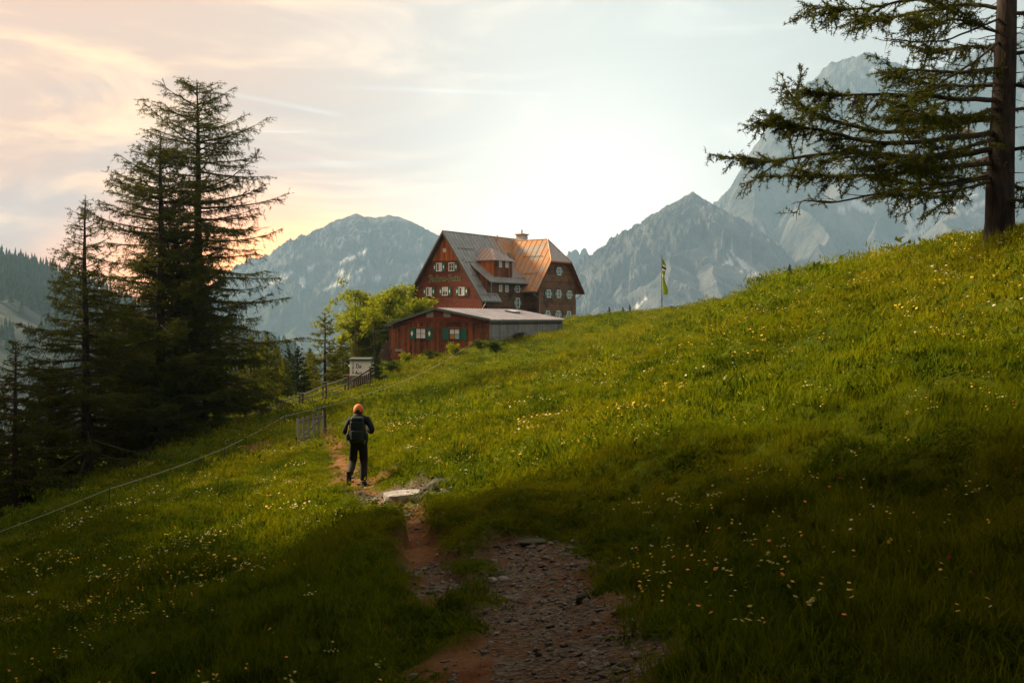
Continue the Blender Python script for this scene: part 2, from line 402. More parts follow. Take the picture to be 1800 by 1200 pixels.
vo = t.n('ShaderNodeTexVoronoi'); t.l(p, vo.inputs['Vector']); vo.inputs['Scale'].default_value = 26.0
grav = t.mix(vo.outputs['Color'], (0.075, 0.058, 0.040), (0.20, 0.17, 0.13))
grav = t.mix(t.ramp(t.noise(p, 2.2, 5), 0.4, 0.7), grav, (0.13, 0.075, 0.045))
col = t.mix(ea, turf, earth); col = t.mix(ga, col, grav)
hgt = t.mix(ga, t.noise(p, 14, 6, 0.7), vo.outputs['Distance'])
M['soil'] = t.pbr(col, 1.0, 0, t.bump(hgt, 0.7, 0.05), 0.0)
ground = link('meadow_ground', me, M['soil']); tag(ground, 'sloping alpine meadow ground with a worn gravel track', 'meadow', kind='structure')

# ------------------------------------------------------------------ scatter (geometry nodes) for grass, flowers and gravel
def scatter(name, pts, rot, scl, idx, sources, label, cat):
    col_ = bpy.data.collections.new(name + '_pieces')
    for i, (me_, m_) in enumerate(sources):
        o = bpy.data.objects.new('%s_piece_%02d' % (name, i), me_); me_.materials.append(m_) if len(me_.materials) == 0 else None; col_.objects.link(o)
    me_ = bpy.data.meshes.new(name); me_.vertices.add(len(pts)); me_.vertices.foreach_set('co', np.asarray(pts, np.float32).ravel())
    a = me_.attributes.new('rot', 'FLOAT_VECTOR', 'POINT'); a.data.foreach_set('vector', np.asarray(rot, np.float32).ravel())
    a = me_.attributes.new('scl', 'FLOAT_VECTOR', 'POINT'); a.data.foreach_set('vector', np.asarray(scl, np.float32).ravel())
    a = me_.attributes.new('pick', 'INT', 'POINT'); a.data.foreach_set('value', np.asarray(idx, np.int32))
    o = link(name, me_, None)
    ng = bpy.data.node_groups.new(name + '_scatter', 'GeometryNodeTree')
    ng.interface.new_socket('Geometry', in_out='INPUT', socket_type='NodeSocketGeometry'); ng.interface.new_socket('Geometry', in_out='OUTPUT', socket_type='NodeSocketGeometry')
    gi = ng.nodes.new('NodeGroupInput'); go = ng.nodes.new('NodeGroupOutput'); ip = ng.nodes.new('GeometryNodeInstanceOnPoints'); ci = ng.nodes.new('GeometryNodeCollectionInfo')
    ci.inputs['Collection'].default_value = col_; ci.inputs['Separate Children'].default_value = True; ci.inputs['Reset Children'].default_value = True
    def na_(n, ty):
        x = ng.nodes.new('GeometryNodeInputNamedAttribute'); x.data_type = ty; x.inputs['Name'].default_value = n; return x.outputs['Attribute']
    e2 = ng.nodes.new('FunctionNodeEulerToRotation'); L_ = ng.links.new
    L_(na_('rot', 'FLOAT_VECTOR'), e2.inputs[0]); L_(e2.outputs[0], ip.inputs['Rotation']); L_(na_('scl', 'FLOAT_VECTOR'), ip.inputs['Scale']); L_(na_('pick', 'INT'), ip.inputs['Instance Index'])
    ip.inputs['Pick Instance'].default_value = True
    L_(gi.outputs[0], ip.inputs['Points']); L_(ci.outputs[0], ip.inputs['Instance']); L_(ip.outputs[0], go.inputs[0])
    md = o.modifiers.new('scatter', 'NODES'); md.node_group = ng
    tag(o, label, cat, kind='stuff'); return o
def clump(n, hmin, hmax, wd, spread, rng, lean=0.5, segs=2):
    """n bent tapering blades"""
    b = rng.random((n, 2)) * 2 - 1; b *= spread; h = hmin + (hmax - hmin) * rng.random(n)**1.3; az = rng.random(n) * 2 * math.pi; ln = h * lean * (0.2 + rng.random(n))
    fa = rng.random(n) * math.pi; ww = wd * (0.6 + 0.8 * rng.random(n))
    V = []; F = []
    for i in range(n):
        d = np.array([math.cos(az[i]), math.sin(az[i]), 0]); s_ = np.array([math.cos(fa[i]), math.sin(fa[i]), 0]) * ww[i] / 2; base = np.array([b[i, 0], b[i, 1], -0.03]); k = len(V)
        for j in range(segs):
            t_ = j / segs; c = base + d * ln[i] * t_**2 + np.array([0, 0, h[i] * t_ * (1 - 0.12 * t_)]); V += [c - s_ * (1 - 0.35 * t_), c + s_ * (1 - 0.35 * t_)]
        V.append(base + d * ln[i] + np.array([0, 0, h[i] * 0.88]))
        for j in range(segs - 1): F += [(k+2*j, k+2*j+1, k+2*j+3), (k+2*j, k+2*j+3, k+2*j+2)]
        F.append((k + 2*segs - 2, k + 2*segs - 1, k + 2*segs))
    return V, F
def clump_mesh(name, *a, **k):
    V, F = clump(*a, **k); return mesh_np(name, V, [np.array(F)])
rng = np.random.default_rng(11)
gsrc = []
for i in range(4): gsrc.append((clump_mesh('tuft', 40, 0.035, 0.15, 0.006, 0.13, rng, lean=0.75), M['grass']))       # 0-3 near
for i in range(2): gsrc.append((clump_mesh('tall_tuft', 24, 0.09, 0.28, 0.006, 0.14, rng, lean=0.45), M['grass']))    # 4-5 near, tall
for i in range(2): gsrc.append((clump_mesh('herb', 26, 0.04, 0.14, 0.022, 0.12, rng, lean=1.0), M['grass_dark']))      # 6-7 broad leaves
for i in range(3): gsrc.append((clump_mesh('patch', 60, 0.04, 0.17, 0.014, 0.32, rng, lean=0.8), M['grass']))          # 8-10 middle
for i in range(2): gsrc.append((clump_mesh('herb_patch', 40, 0.04, 0.15, 0.036, 0.32, rng, lean=0.9), M['grass_dark'])) # 11-12 middle
for i in range(3): gsrc.append((clump_mesh('far_patch', 60, 0.06, 0.24, 0.034, 0.75, rng, lean=0.8), M['grass']))      # 13-15 far
gsrc.append((clump_mesh('far_herb', 50, 0.06, 0.22, 0.07, 0.75, rng, lean=0.8), M['grass_dark']))                      # 16
# keep-out footprints (filled in below by the buildings): centre, axis, half sizes
FOOT = []
def clear_of(x, y):
    ok = np.ones(len(x), bool)
    for cx_, cy_, ux, uy, hu, hv in FOOT:
        a = (x - cx_) * ux + (y - cy_) * uy; b = (x - cx_) * uy - (y - cy_) * ux; ok &= ~((np.abs(a) < hu) & (np.abs(b) < hv))
    return ok
HA = R(34.7); HU = np.array([math.sin(HA), math.cos(HA)]); HV = np.array([math.cos(HA), -math.sin(HA)])
HAx, HAy = float(at(779, 406, 120)[0]), 120.0
SA = R(26.0); SU = np.array([math.sin(SA), math.cos(SA)]); SV = np.array([math.cos(SA), -math.sin(SA)])
SAx, SAy = float(at(767, 541, 88)[0]), 88.0
_c = np.array([HAx, HAy]) + 10 * HU; FOOT.append((_c[0], _c[1], HU[0], HU[1], 9.6, 5.4))
_c = np.array([HAx, HAy]) + 14.4 * HU + 5 * HV; FOOT.append((_c[0], _c[1], HU[0], HU[1], 4.4, 2.3))
_c = np.array([SAx, SAy]) + 8.3 * SU; FOOT.append((_c[0], _c[1], SU[0], SU[1], 8.0, 5.3))
def sample(n, r0, r1, amin=-34, amax=34):
    a = np.radians(amin + (amax - amin) * rng.random(n)); r = np.sqrt(r0 * r0 + (r1 * r1 - r0 * r0) * rng.random(n)); return r * np.sin(a), r * np.cos(a)
P, RO, SC, IX = [], [], [], []
def lay(n, r0, r1, picks, probs, smin, smax, amin=-34, amax=34, tallnoise=True):
    x, y = sample(n, r0, r1, amin, amax)
    g, e = track_mask(x, y); m = np.maximum(g, e)
    keep = (m < 0.35 + 0.35 * rng.random(n)) & clear_of(x, y) & (x > -22 - 0.05 * y) & (x < 30)
    short = fbm(x * 0.8 + 40, y * 0.8, 2)
    x, y, short, m = x[keep], y[keep], short[keep], m[keep]; k = len(x)
    P.append(np.stack([x, y, gz(x, y)], -1)); RO.append(np.stack([0.18 * rng.standard_normal(k), 0.18 * rng.standard_normal(k), rng.random(k) * 6.283], -1))
    s_ = smin + (smax - smin) * rng.random(k); hgt_ = s_ * np.clip(1 + 1.1 * short, 0.62, 1.9) * (1 - 0.65 * sstep(0.0, 0.5, m)) * (1 - 0.72 * turf_mask(x, y)); SC.append(np.stack([s_, s_, hgt_], -1))
    pk_ = rng.choice(picks, k, p=probs); hb_ = [q for q in picks if q in (6, 7, 11, 12, 16)]; cl2 = fbm(x * 0.5 + 90, y * 0.35, 3); pk_ = np.where((cl2 > 0.22) & (rng.random(k) < 0.75), rng.choice(hb_, k), pk_); IX.append(pk_)
lay(30000, 2.0, 13, [0,1,2,3,4,5,6,7], [.16,.16,.16,.16,.09,.09,.09,.09], 0.6, 1.08, -66, 66)
def lay_turf(n, r0, r1):
    x, y = sample(n, r0, r1, -16, 8); k_ = turf_mask(x, y) > 0.25; x, y = x[k_], y[k_]; g, e = track_mask(x, y); k_ = np.maximum(g, e) < 0.25; x, y = x[k_], y[k_]; k = len(x)
    P.append(np.stack([x, y, gz(x, y)], -1)); RO.append(np.stack([0.15 * rng.standard_normal(k), 0.15 * rng.standard_normal(k), rng.random(k) * 6.283], -1)); s_ = 0.5 + 0.4 * rng.random(k); SC.append(np.stack([s_, s_, s_ * (0.45 + 0.4 * rng.random(k))], -1)); IX.append(rng.choice([0,1,2,3,6,7], k, p=[.2,.2,.2,.2,.1,.1]))
lay_turf(26000, 7, 32)
lay(33000, 12, 34, [8,9,10,11,12,4,6], [.22,.22,.22,.09,.09,.10,.06], 0.7, 1.2, -45, 45)
lay(26000, 32, 128, [13,14,15,16], [.28,.28,.28,.16], 0.8, 1.35)
grass = scatter('meadow_grass', np.concatenate(P), np.concatenate(RO), np.concatenate(SC), np.concatenate(IX), gsrc, 'short green meadow grass covering the hillside', 'grass')

# flowers
def flower(hh, rr, petals, rng, stem, dome=0.3, heads=1, spread=0.0):
    V, F, mi = [], [], []
    for h in range(heads):
        ox, oy = (rng.random(2) - 0.5) * spread; top = np.array([ox, oy, hh * (1 - 0.25 * rng.random() * (heads > 1))])
        k = len(V); V += [(-stem, 0, 0), (stem, 0, 0), tuple(top)]; F.append((k, k+1, k+2)); mi.append(0)
        k = len(V); V.append(tuple(top + np.array([0, 0, rr * dome])))
        tilt = (rng.random(2) - 0.5) * 0.9
        for j in range(petals):
            a = j * 2 * math.pi / petals; x_, y_ = math.cos(a) * rr, math.sin(a) * rr; V.append((top[0] + x_, top[1] + y_, top[2] + tilt[0] * x_ + tilt[1] * y_))
        for j in range(petals): F.append((k, k + 1 + j, k + 1 + (j + 1) % petals)); mi.append(1)
    return V, F, mi
def fl_mat(name, c): return plain(name, c, 0.6, var=0.2)
fm = {'yellow': fl_mat('yellow_petals', (0.75, 0.47, 0.03)), 'white': fl_mat('white_petals', (0.60, 0.55, 0.36)), 'orange': fl_mat('orange_petals', (0.75, 0.22, 0.05)), 'red': fl_mat('red_petals', (0.45, 0.03, 0.03)), 'cream': fl_mat('cream_petals', (0.46, 0.42, 0.10)), 'pink': fl_mat('pink_petals', (0.62, 0.32, 0.28))}
fsrc = []
def fl(name, color, *a, **k):
    V, F, mi = flower(*a, **k); me_ = mesh_np(name, V, [np.array(F)]); me_.materials.append(M['grass_dark']); me_.materials.append(fm[color]); me_.polygons.foreach_set('material_index', mi); fsrc.append((me_, fm[color]))
fl('buttercup', 'yellow', 0.21, 0.010, 6, rng, 0.004, heads=2, spread=0.08)
fl('daisy', 'white', 0.19, 0.010, 7, rng, 0.004, heads=1)
fl('umbel', 'cream', 0.24, 0.011, 6, rng, 0.004, heads=7, spread=0.10, dome=0.5)
fl('hawkweed', 'orange', 0.22, 0.012, 7, rng, 0.004, heads=1)
fl('clover', 'red', 0.18, 0.010, 6, rng, 0.004, heads=1, dome=1.2)
fl('far_yellow', 'yellow', 0.22, 0.024, 5, rng, 0.006, heads=5, spread=0.5)
fl('far_white', 'white', 0.22, 0.022, 5, rng, 0.006, heads=5, spread=0.5)
fl('far_cream', 'cream', 0.24, 0.026, 5, rng, 0.006, heads=7, spread=0.8)
fl('far_orange', 'pink', 0.24, 0.026, 5, rng, 0.006, heads=3, spread=0.4)
P, RO, SC, IX = [], [], [], []
def lay_fl(n, r0, r1, picks, probs, smin, smax, thr):
    x, y = sample(n, r0, r1, *((-50, 50) if r1 < 20 else (-36, 36)))
    g, e = track_mask(x, y); cl_ = fbm(x * 0.45 + 9, y * 0.45, 3)
    keep = (np.maximum(g, e) < 0.2) & (turf_mask(x, y) < 0.4) & clear_of(x, y) & (cl_ > thr + 0.16 * rng.standard_normal(n)) & (x > -20) & (x < 28)
    x, y = x[keep], y[keep]; k = len(x); c2 = fbm(x * 0.3 + 70, y * 0.3, 2)
    P.append(np.stack([x, y, gz(x, y)], -1)); RO.append(np.stack([0.2 * rng.standard_normal(k), 0.2 * rng.standard_normal(k), rng.random(k) * 6.283], -1))
    s_ = smin + (smax - smin) * rng.random(k); SC.append(np.stack([s_] * 3, -1))
    ch = rng.choice(picks, k, p=probs); ch = np.where((c2 > 0.25) & (rng.random(k) < 0.7), picks[0], ch); ch = np.where((c2 < -0.22) & (rng.random(k) < 0.6), picks[1], ch); IX.append(ch)
lay_fl(5200, 4, 16, [0,1,2,3,4], [.46,.10,.16,.17,.11], 0.7, 1.1, 0.12)
lay_fl(13000, 14, 40, [0,1,2,3,4,5,6], [.40,.12,.18,.08,.04,.12,.06], 0.8, 1.25, 0.08)
lay_fl(13000, 36, 118, [5,6,7,8], [.38,.18,.32,.12], 0.8, 1.25, 0.08)
scatter('wildflowers', np.concatenate(P), np.concatenate(RO), np.concatenate(SC), np.concatenate(IX), fsrc, 'small yellow, white and red wildflowers dotted over the meadow', 'flowers')
# gravel on the track
def pebble(rng, n=1):
    import bmesh
    bm = bmesh.new(); bmesh.ops.create_icosphere(bm, subdivisions=1, radius=1.0)
    for v in bm.verts: v.co = v.co * (0.75 + 0.5 * rng.random()); v.co.z *= 0.6; v.co.x *= 1.2
    me_ = bpy.data.meshes.new('pebble'); bm.to_mesh(me_); bm.free(); return me_
t = NT('pebble_stone'); M['pebble'] = t.pbr(t.mix(t.rnd(), (0.07, 0.058, 0.045), (0.27, 0.24, 0.20)), 0.85, 0, t.bump(t.noise(t.pos(True), 3, 4), 0.4, 0.1))
x, y = sample(150000, 3, 26); g, e = track_mask(x, y); keep = (rng.random(len(x)) < np.maximum(g * 0.95, e * 0.18)); x, y = x[keep], y[keep]; k = len(x)
s_ = 0.006 + 0.028 * rng.random(k)**4.0; s_ = s_ * np.clip(np.hypot(x, y) / 9, 0.9, 1.5)
scatter('track_gravel', np.stack([x, y, gz(x, y) + s_ * 0.15], -1), rng.random((k, 3)) * 6.28 * np.array([0.08, 0.08, 1]), np.stack([s_] * 3, -1), rng.integers(0, 4, k), [(pebble(rng), M['pebble']) for _ in range(4)], 'loose grey and brown gravel on the worn track', 'gravel')

# ------------------------------------------------------------------ mountains
t = NT('mountain_rock'); p = t.pos()
rk = t.mix(t.ramp(t.noise(p, 0.006, 8, 0.62), 0.35, 0.65), (0.055, 0.06, 0.065), (0.20, 0.205, 0.21))
rk = t.mix(t.ramp(t.noise(p, 0.012, 7, 0.65, (1, 1, 0.25)), 0.5, 0.7), rk, (0.035, 0.04, 0.045))
sn_ = t.n('ShaderNodeAttribute', attribute_name='snow').outputs['Fac']; gr_ = t.n('ShaderNodeAttribute', attribute_name='green').outputs['Fac']
rk = t.mix(gr_, rk, t.mix(t.noise(p, 0.02, 5), (0.05, 0.065, 0.035), (0.11, 0.12, 0.06)))
rk = t.mix(sn_, rk, (0.78, 0.78, 0.80))
M['rock_face'] = t.pbr(rk, 0.95, 0, t.bump(t.noise(p, 0.02, 9, 0.75, (1, 1, 0.6)), 1.0, 55.0), 0.1)
def seg_field(x, y, pts, f):
    """height of the flanks falling from a crest line pts (n x 3); f(d) is the drop at distance d"""
    h = np.full(x.shape, -1e9); dm = np.full(x.shape, 1e9)
    for a, b in zip(pts[:-1], pts[1:]):
        u = b[:2] - a[:2]; tt = np.clip(((x - a[0]) * u[0] + (y - a[1]) * u[1]) / (u @ u + 1e-9), 0, 1)
        d = np.hypot(x - a[0] - tt * u[0], y - a[1] - tt * u[1]); hh = a[2] + tt * (b[2] - a[2]) - f(d); k = hh > h
        h = np.where(k, hh, h); dm = np.where(k, d, dm)
    return h, dm
def poly_dist(px, py, pts):
    d = np.full(px.shape, 1e9)
    for (ax, ay), (bx, by) in zip(pts[:-1], pts[1:]):
        ux, uy = bx - ax, by - ay; tt = np.clip(((px - ax) * ux + (py - ay) * uy) / (ux * ux + uy * uy + 1e-9), 0, 1); d = np.minimum(d, np.hypot(px - ax - tt * ux, py - ay - tt * uy))
    return d
def mountain(label, crests, p0, p1, y0, y1, ncol, nrow, f, rough, wl_, snow, green_z, floor=-120.0, seed=0.0):
    th = np.arctan((np.linspace(p0, p1, ncol) - CX) / FPX); yy = np.linspace(y0, y1, nrow)
    TH, YY = np.meshgrid(th, yy); x = np.tan(TH) * YY; y = YY
    wx = x + 0.5 * wl_ * fbm(x / wl_ / 1.5 + seed, y / wl_ / 1.5, 3); wy = y + 0.5 * wl_ * fbm(x / wl_ / 1.5 + 50 + seed, y / wl_ / 1.5, 3)
    h = np.full(x.shape, -1e9); dm = np.full(x.shape, 1e9)
    for main, pts in crests:
        pts = np.array([at(*q) for q in pts])
        if not main: pts[:, 2] -= 55
        hh, d = seg_field(x if main else wx, y if main else wy, pts, f); k = hh > h; h = np.where(k, hh, h); dm = np.where(k, d, dm)
    amp = rough * np.clip(dm / (wl_ * 0.9), 0.02, 1.0)
    h = h + amp * (ridged(x / wl_ + seed, y / wl_, 6, 0.56) - 0.9) + amp * 0.5 * (ridged(x / wl_ * 4.1 + seed, y / wl_ * 2.4, 4, 0.6) - 0.8) + rough * 0.09 * ridged(x / wl_ * 3.5, y / wl_ * 3.5 + seed, 4)
    h = np.maximum(h, floor + 0.02 * fbm(x / 200, y / 200, 3))
    pxp = CX + FPX * x / y; pyp = HY - FPX * h / y
    me_ = mesh_np('mountain', np.stack([x, y, h], -1).reshape(-1, 3), [(lambda i: np.stack([i, i + 1, i + ncol + 1, i + ncol], -1).reshape(-1, 4))(np.arange(nrow - 1)[:, None] * ncol + np.arange(ncol - 1)[None, :])], False)
    s = np.zeros(x.shape); jit = 7 * fbm(pxp / 22, pyp / 22, 3) + 3 * fbm(pxp / 6, pyp / 6, 2)
    for pts, wd in snow: s = np.maximum(s, sstep(2.0, -1.5, poly_dist(pxp, pyp, pts) - wd + jit))
    gg = sstep(green_z + 60, green_z - 60, h + 90 * fbm(x / 150, y / 150, 4))
    for nm, arr in (('snow', s), ('green', gg * (1 - s))):
        a = me_.attributes.new(nm, 'FLOAT', 'POINT'); a.data.foreach_set('value', arr.ravel().astype(np.float32))
    o = link('mountain', me_, M['rock_face']); tag(o, label, 'mountain', kind='structure'); return o
# the rounded peak left of the hut
mountain('rounded hazy peak between the tall larches and the hut',
    [(True, [(330,590,5300),(400,522,5200),(425,503,5150),(455,486,5100),(480,470,5050),(505,449,5000),(530,433,4950),(552,415,4920),(565,406,4900),(576,406,4890),(590,394,4880),(612,384,4870),(626,377,4860),(640,382,4860),(660,384,4870),(684,380,4890),(702,384,4900),(722,394,4930),(738,405,4960),(750,418,5000),(762,426,5050),(800,462,5100),(860,500,5200),(940,560,5300)]),
     (False, [(626,380,4860),(610,450,4500),(560,520,4100),(520,590,3700)]), (False, [(684,382,4890),(700,450,4500),(690,520,4100),(700,600,3700)]),
     (False, [(552,417,4920),(520,480,4600),(480,540,4250)]), (False, [(738,407,4960),(770,470,4600),(800,540,4200)]), (False, [(640,384,4860),(655,440,4600),(640,500,4300)])],
    300, 960, 3000, 6000, 330, 260, lambda d: 0.62 * d, 52, 330, [([(478,497),(515,478)],3.5),([(598,463),(640,442)],2.5),([(535,503),(530,492)],3),([(590,482),(600,478)],3),([(565,512),(610,490),(640,470)],2.2),([(640,495),(665,488)],3),([(618,500),(632,488)],2),([(735,455),(748,480)],1.5),([(545,470),(560,462)],1.0)], 120, seed=1.0)
# the twin rock tower far behind
mountain('small twin rock towers on the far ridge right of the hut',
    [(True, [(940,520,5480),(985,462,5400),(996,446,5360),(1000,440,5355),(1006,437,5350),(1012,434,5350),(1016,437,5350),(1019,444,5350),(1022,436,5350),(1026,432,5350),(1030,433,5350),(1033,440,5350),(1036,456,5350),(1060,452,5400),(1100,462,5480)])],
    930, 1110, 4700, 5700, 220, 120, lambda d: np.where(d < 45, 4.5 * d, 200 + 0.7 * (d - 45)), 8, 200, [], -50, seed=5.0)
# the pointed peak and its long ridge right of the hut
mountain('pointed grey peak right of the hut with snow gullies on its side',
    [(True, [(960,520,4300),(1000,488,4250),(1036,459,4200),(1052,452,4150),(1070,441,4100),(1100,428,4000),(1118,420,3950),(1130,408,3920),(1142,402,3900),(1152,391,3880),(1160,378,3860),(1172,372,3850),(1184,360,3840),(1196,355,3830),(1204,346,3820),(1211,344,3820),(1218,340,3810),(1226,347,3810),(1234,352,3820),(1243,361,3830),(1256,372,3840),(1270,390,3800),(1290,420,3700),(1320,452,3550),(1350,480,3400),(1400,520,3200)]),
     (False, [(1218,342,3810),(1205,400,3600),(1180,460,3350),(1150,530,3050)]), (False, [(1160,380,3860),(1130,440,3600),(1090,510,3250)]), (False, [(1218,342,3810),(1250,420,3550),(1270,480,3250),(1290,540,3000)]), (False, [(1100,430,4000),(1070,480,3700),(1040,540,3300)])],
    930, 1440, 2500, 4700, 330, 250, lambda d: 0.85 * d, 60, 300, [([(1282,425),(1287,445),(1310,470),(1345,490)],2.6),([(1262,452),(1300,475),(1330,492)],1.6),([(1120,540),(1135,525)],2.5),([(1275,440),(1290,470)],1.2)], -60, seed=9.0)
# the great wall at the right
mountain('huge steep rock wall behind the right-hand larch with snowfields below',
    [(True, [(1200,470,5200),(1240,400,5150),(1258,368,5100),(1268,350,5080),(1285,332,5050),(1300,312,5020),(1318,296,5000),(1328,283,4980),(1334,262,4970),(1340,240,4960),(1352,226,4950),(1366,206,4930),(1386,182,4910),(1400,168,4900),(1420,148,4880),(1432,142,4870),(1448,122,4860),(1462,113,4850),(1480,110,4840),(1498,103,4830),(1512,101,4820),(1526,97,4820),(1540,104,4820),(1556,107,4830),(1600,122,4850),(1640,126,4880),(1700,104,4900),(1740,82,4900),(1800,55,4880),(1860,30,4860),(1960,10,4850),(2100,60,4850)]),
     (False, [(1526,100,4820),(1500,200,4500),(1470,300,4200),(1440,380,3900),(1420,440,3600)]), (False, [(1386,184,4910),(1360,280,4650),(1340,360,4350),(1350,430,4000)]), (False, [(1640,128,4880),(1640,220,4550),(1610,300,4250),(1560,370,3900)]),
     (False, [(1800,58,4880),(1780,180,4500),(1760,280,4150),(1700,350,3800),(1620,420,3400),(1540,470,3100)]), (False, [(1448,124,4860),(1430,230,4600),(1400,330,4300)]), (False, [(1900,30,4850),(1880,200,4300),(1850,320,3800),(1780,400,3300)])],
    1180, 2050, 2600, 5700, 430, 300, lambda d: np.where(d < 520, 1.75 * d, 910 + 0.55 * (d - 520)), 105, 420,
    [([(1500,357),(1530,370)],5.1),([(1560,352),(1590,360),(1612,352)],6.6),([(1590,362),(1600,395)],6.6),([(1612,392),(1650,372),(1690,350)],8.1),([(1555,440),(1600,415),(1640,395)],3.9),([(1575,368),(1582,385)],5.1),([(1538,440),(1560,430)],3.6),([(1640,360),(1715,340)],6.6),([(1300,400),(1312,404)],2.85),([(1700,372),(1740,352)],3.6),([(1535,125),(1560,132)],3.6),([(1470,370),(1500,362)],2.7)], -120, seed=14.0)

# ------------------------------------------------------------------ the wooded ridge across the valley at the left
def ridge_z(x, y):
    pxp = CX + FPX * x / y
    top = 560 - np.interp(pxp, [-500, -60, 0, 40, 90, 140, 250, 420, 600], [420, 444, 452, 464, 480, 498, 540, 590, 640])      # crest as seen, photograph rows
    zt = top / FPX * 1500
    k = (y - 1500)
    z = np.where(k < 0, zt + k * 0.18 + 0.06 * np.minimum(0, k + 380), zt - k * 0.25)
    return z + 10 * fbm(x / 130, y / 130, 4)
xs = np.linspace(-1500, -100, 120); ys = np.linspace(420, 2100, 110); X_, Y_ = np.meshgrid(xs, ys); Z_ = ridge_z(X_, Y_)
idx = np.arange(109)[:, None] * 120 + np.arange(119)[None, :]
me = mesh_np('valley_hill', np.stack([X_, Y_, Z_], -1).reshape(-1, 3), [np.stack([idx, idx + 1, idx + 121, idx + 120], -1).reshape(-1, 4)], True)
t = NT('pasture'); p = t.pos(); col = t.mix(t.ramp(t.noise(p, 0.012, 5), 0.4, 0.65), (0.010, 0.022, 0.010), (0.020, 0.036, 0.013)); col = t.mix(t.ramp(t.noise(p, 0.02, 5, 0.6, (1, 3, 1)), 0.66, 0.74), col, (0.12, 0.11, 0.09)); M['pasture'] = t.pbr(col, 0.95)
hill = link('valley_hill', me, M['pasture']); tag(hill, 'hill across the valley with pasture below the wood', 'hill', kind='structure')
def cone_tree(x, y, z, h, r, rng, V, F):
    k = len(V); n = 6
    for lv in range(3):
        zb = z + h * (0.1 + 0.28 * lv); rb = r * (1 - 0.28 * lv); b = len(V)
        for j in range(n):
            a = j * 6.283 / n + rng.random() * 0.6; rr = rb * (0.65 + 0.6 * rng.random()); V.append((x + math.cos(a) * rr, y + math.sin(a) * rr, zb + (rng.random() - 0.5) * h * 0.08))
        V.append((x, y, zb + h * (0.42 if lv < 2 else 0.36)))
        F += [(b + j, b + (j + 1) % n, b + n) for j in range(n)]
rng = np.random.default_rng(21); V, F = [], []
while len(F) < 18 * 3000:
    x_ = -1450 + 1330 * rng.random(); y_ = 880 + 780 * rng.random(); pxp = CX + FPX * x_ / y_
    if pxp < -160 or pxp > 520 or (y_ < 1130 and rng.random() < 0.96 - 0.1 * (fbm(np.array([x_ / 90]), np.array([y_ / 90]), 2)[0] > 0.2) * 4): continue
    cone_tree(x_, y_, float(ridge_z(np.array([x_]), np.array([y_]))[0]) - 1, 13 + 12 * rng.random(), 3.2 + 1.6 * rng.random(), rng, V, F)
wood_far = link('distant_wood', mesh_np('distant_wood', np.array(V), [np.array(F)]), M['spruce']); tag(wood_far, 'dark conifer wood on the far ridge at the left edge', 'wood', kind='stuff')

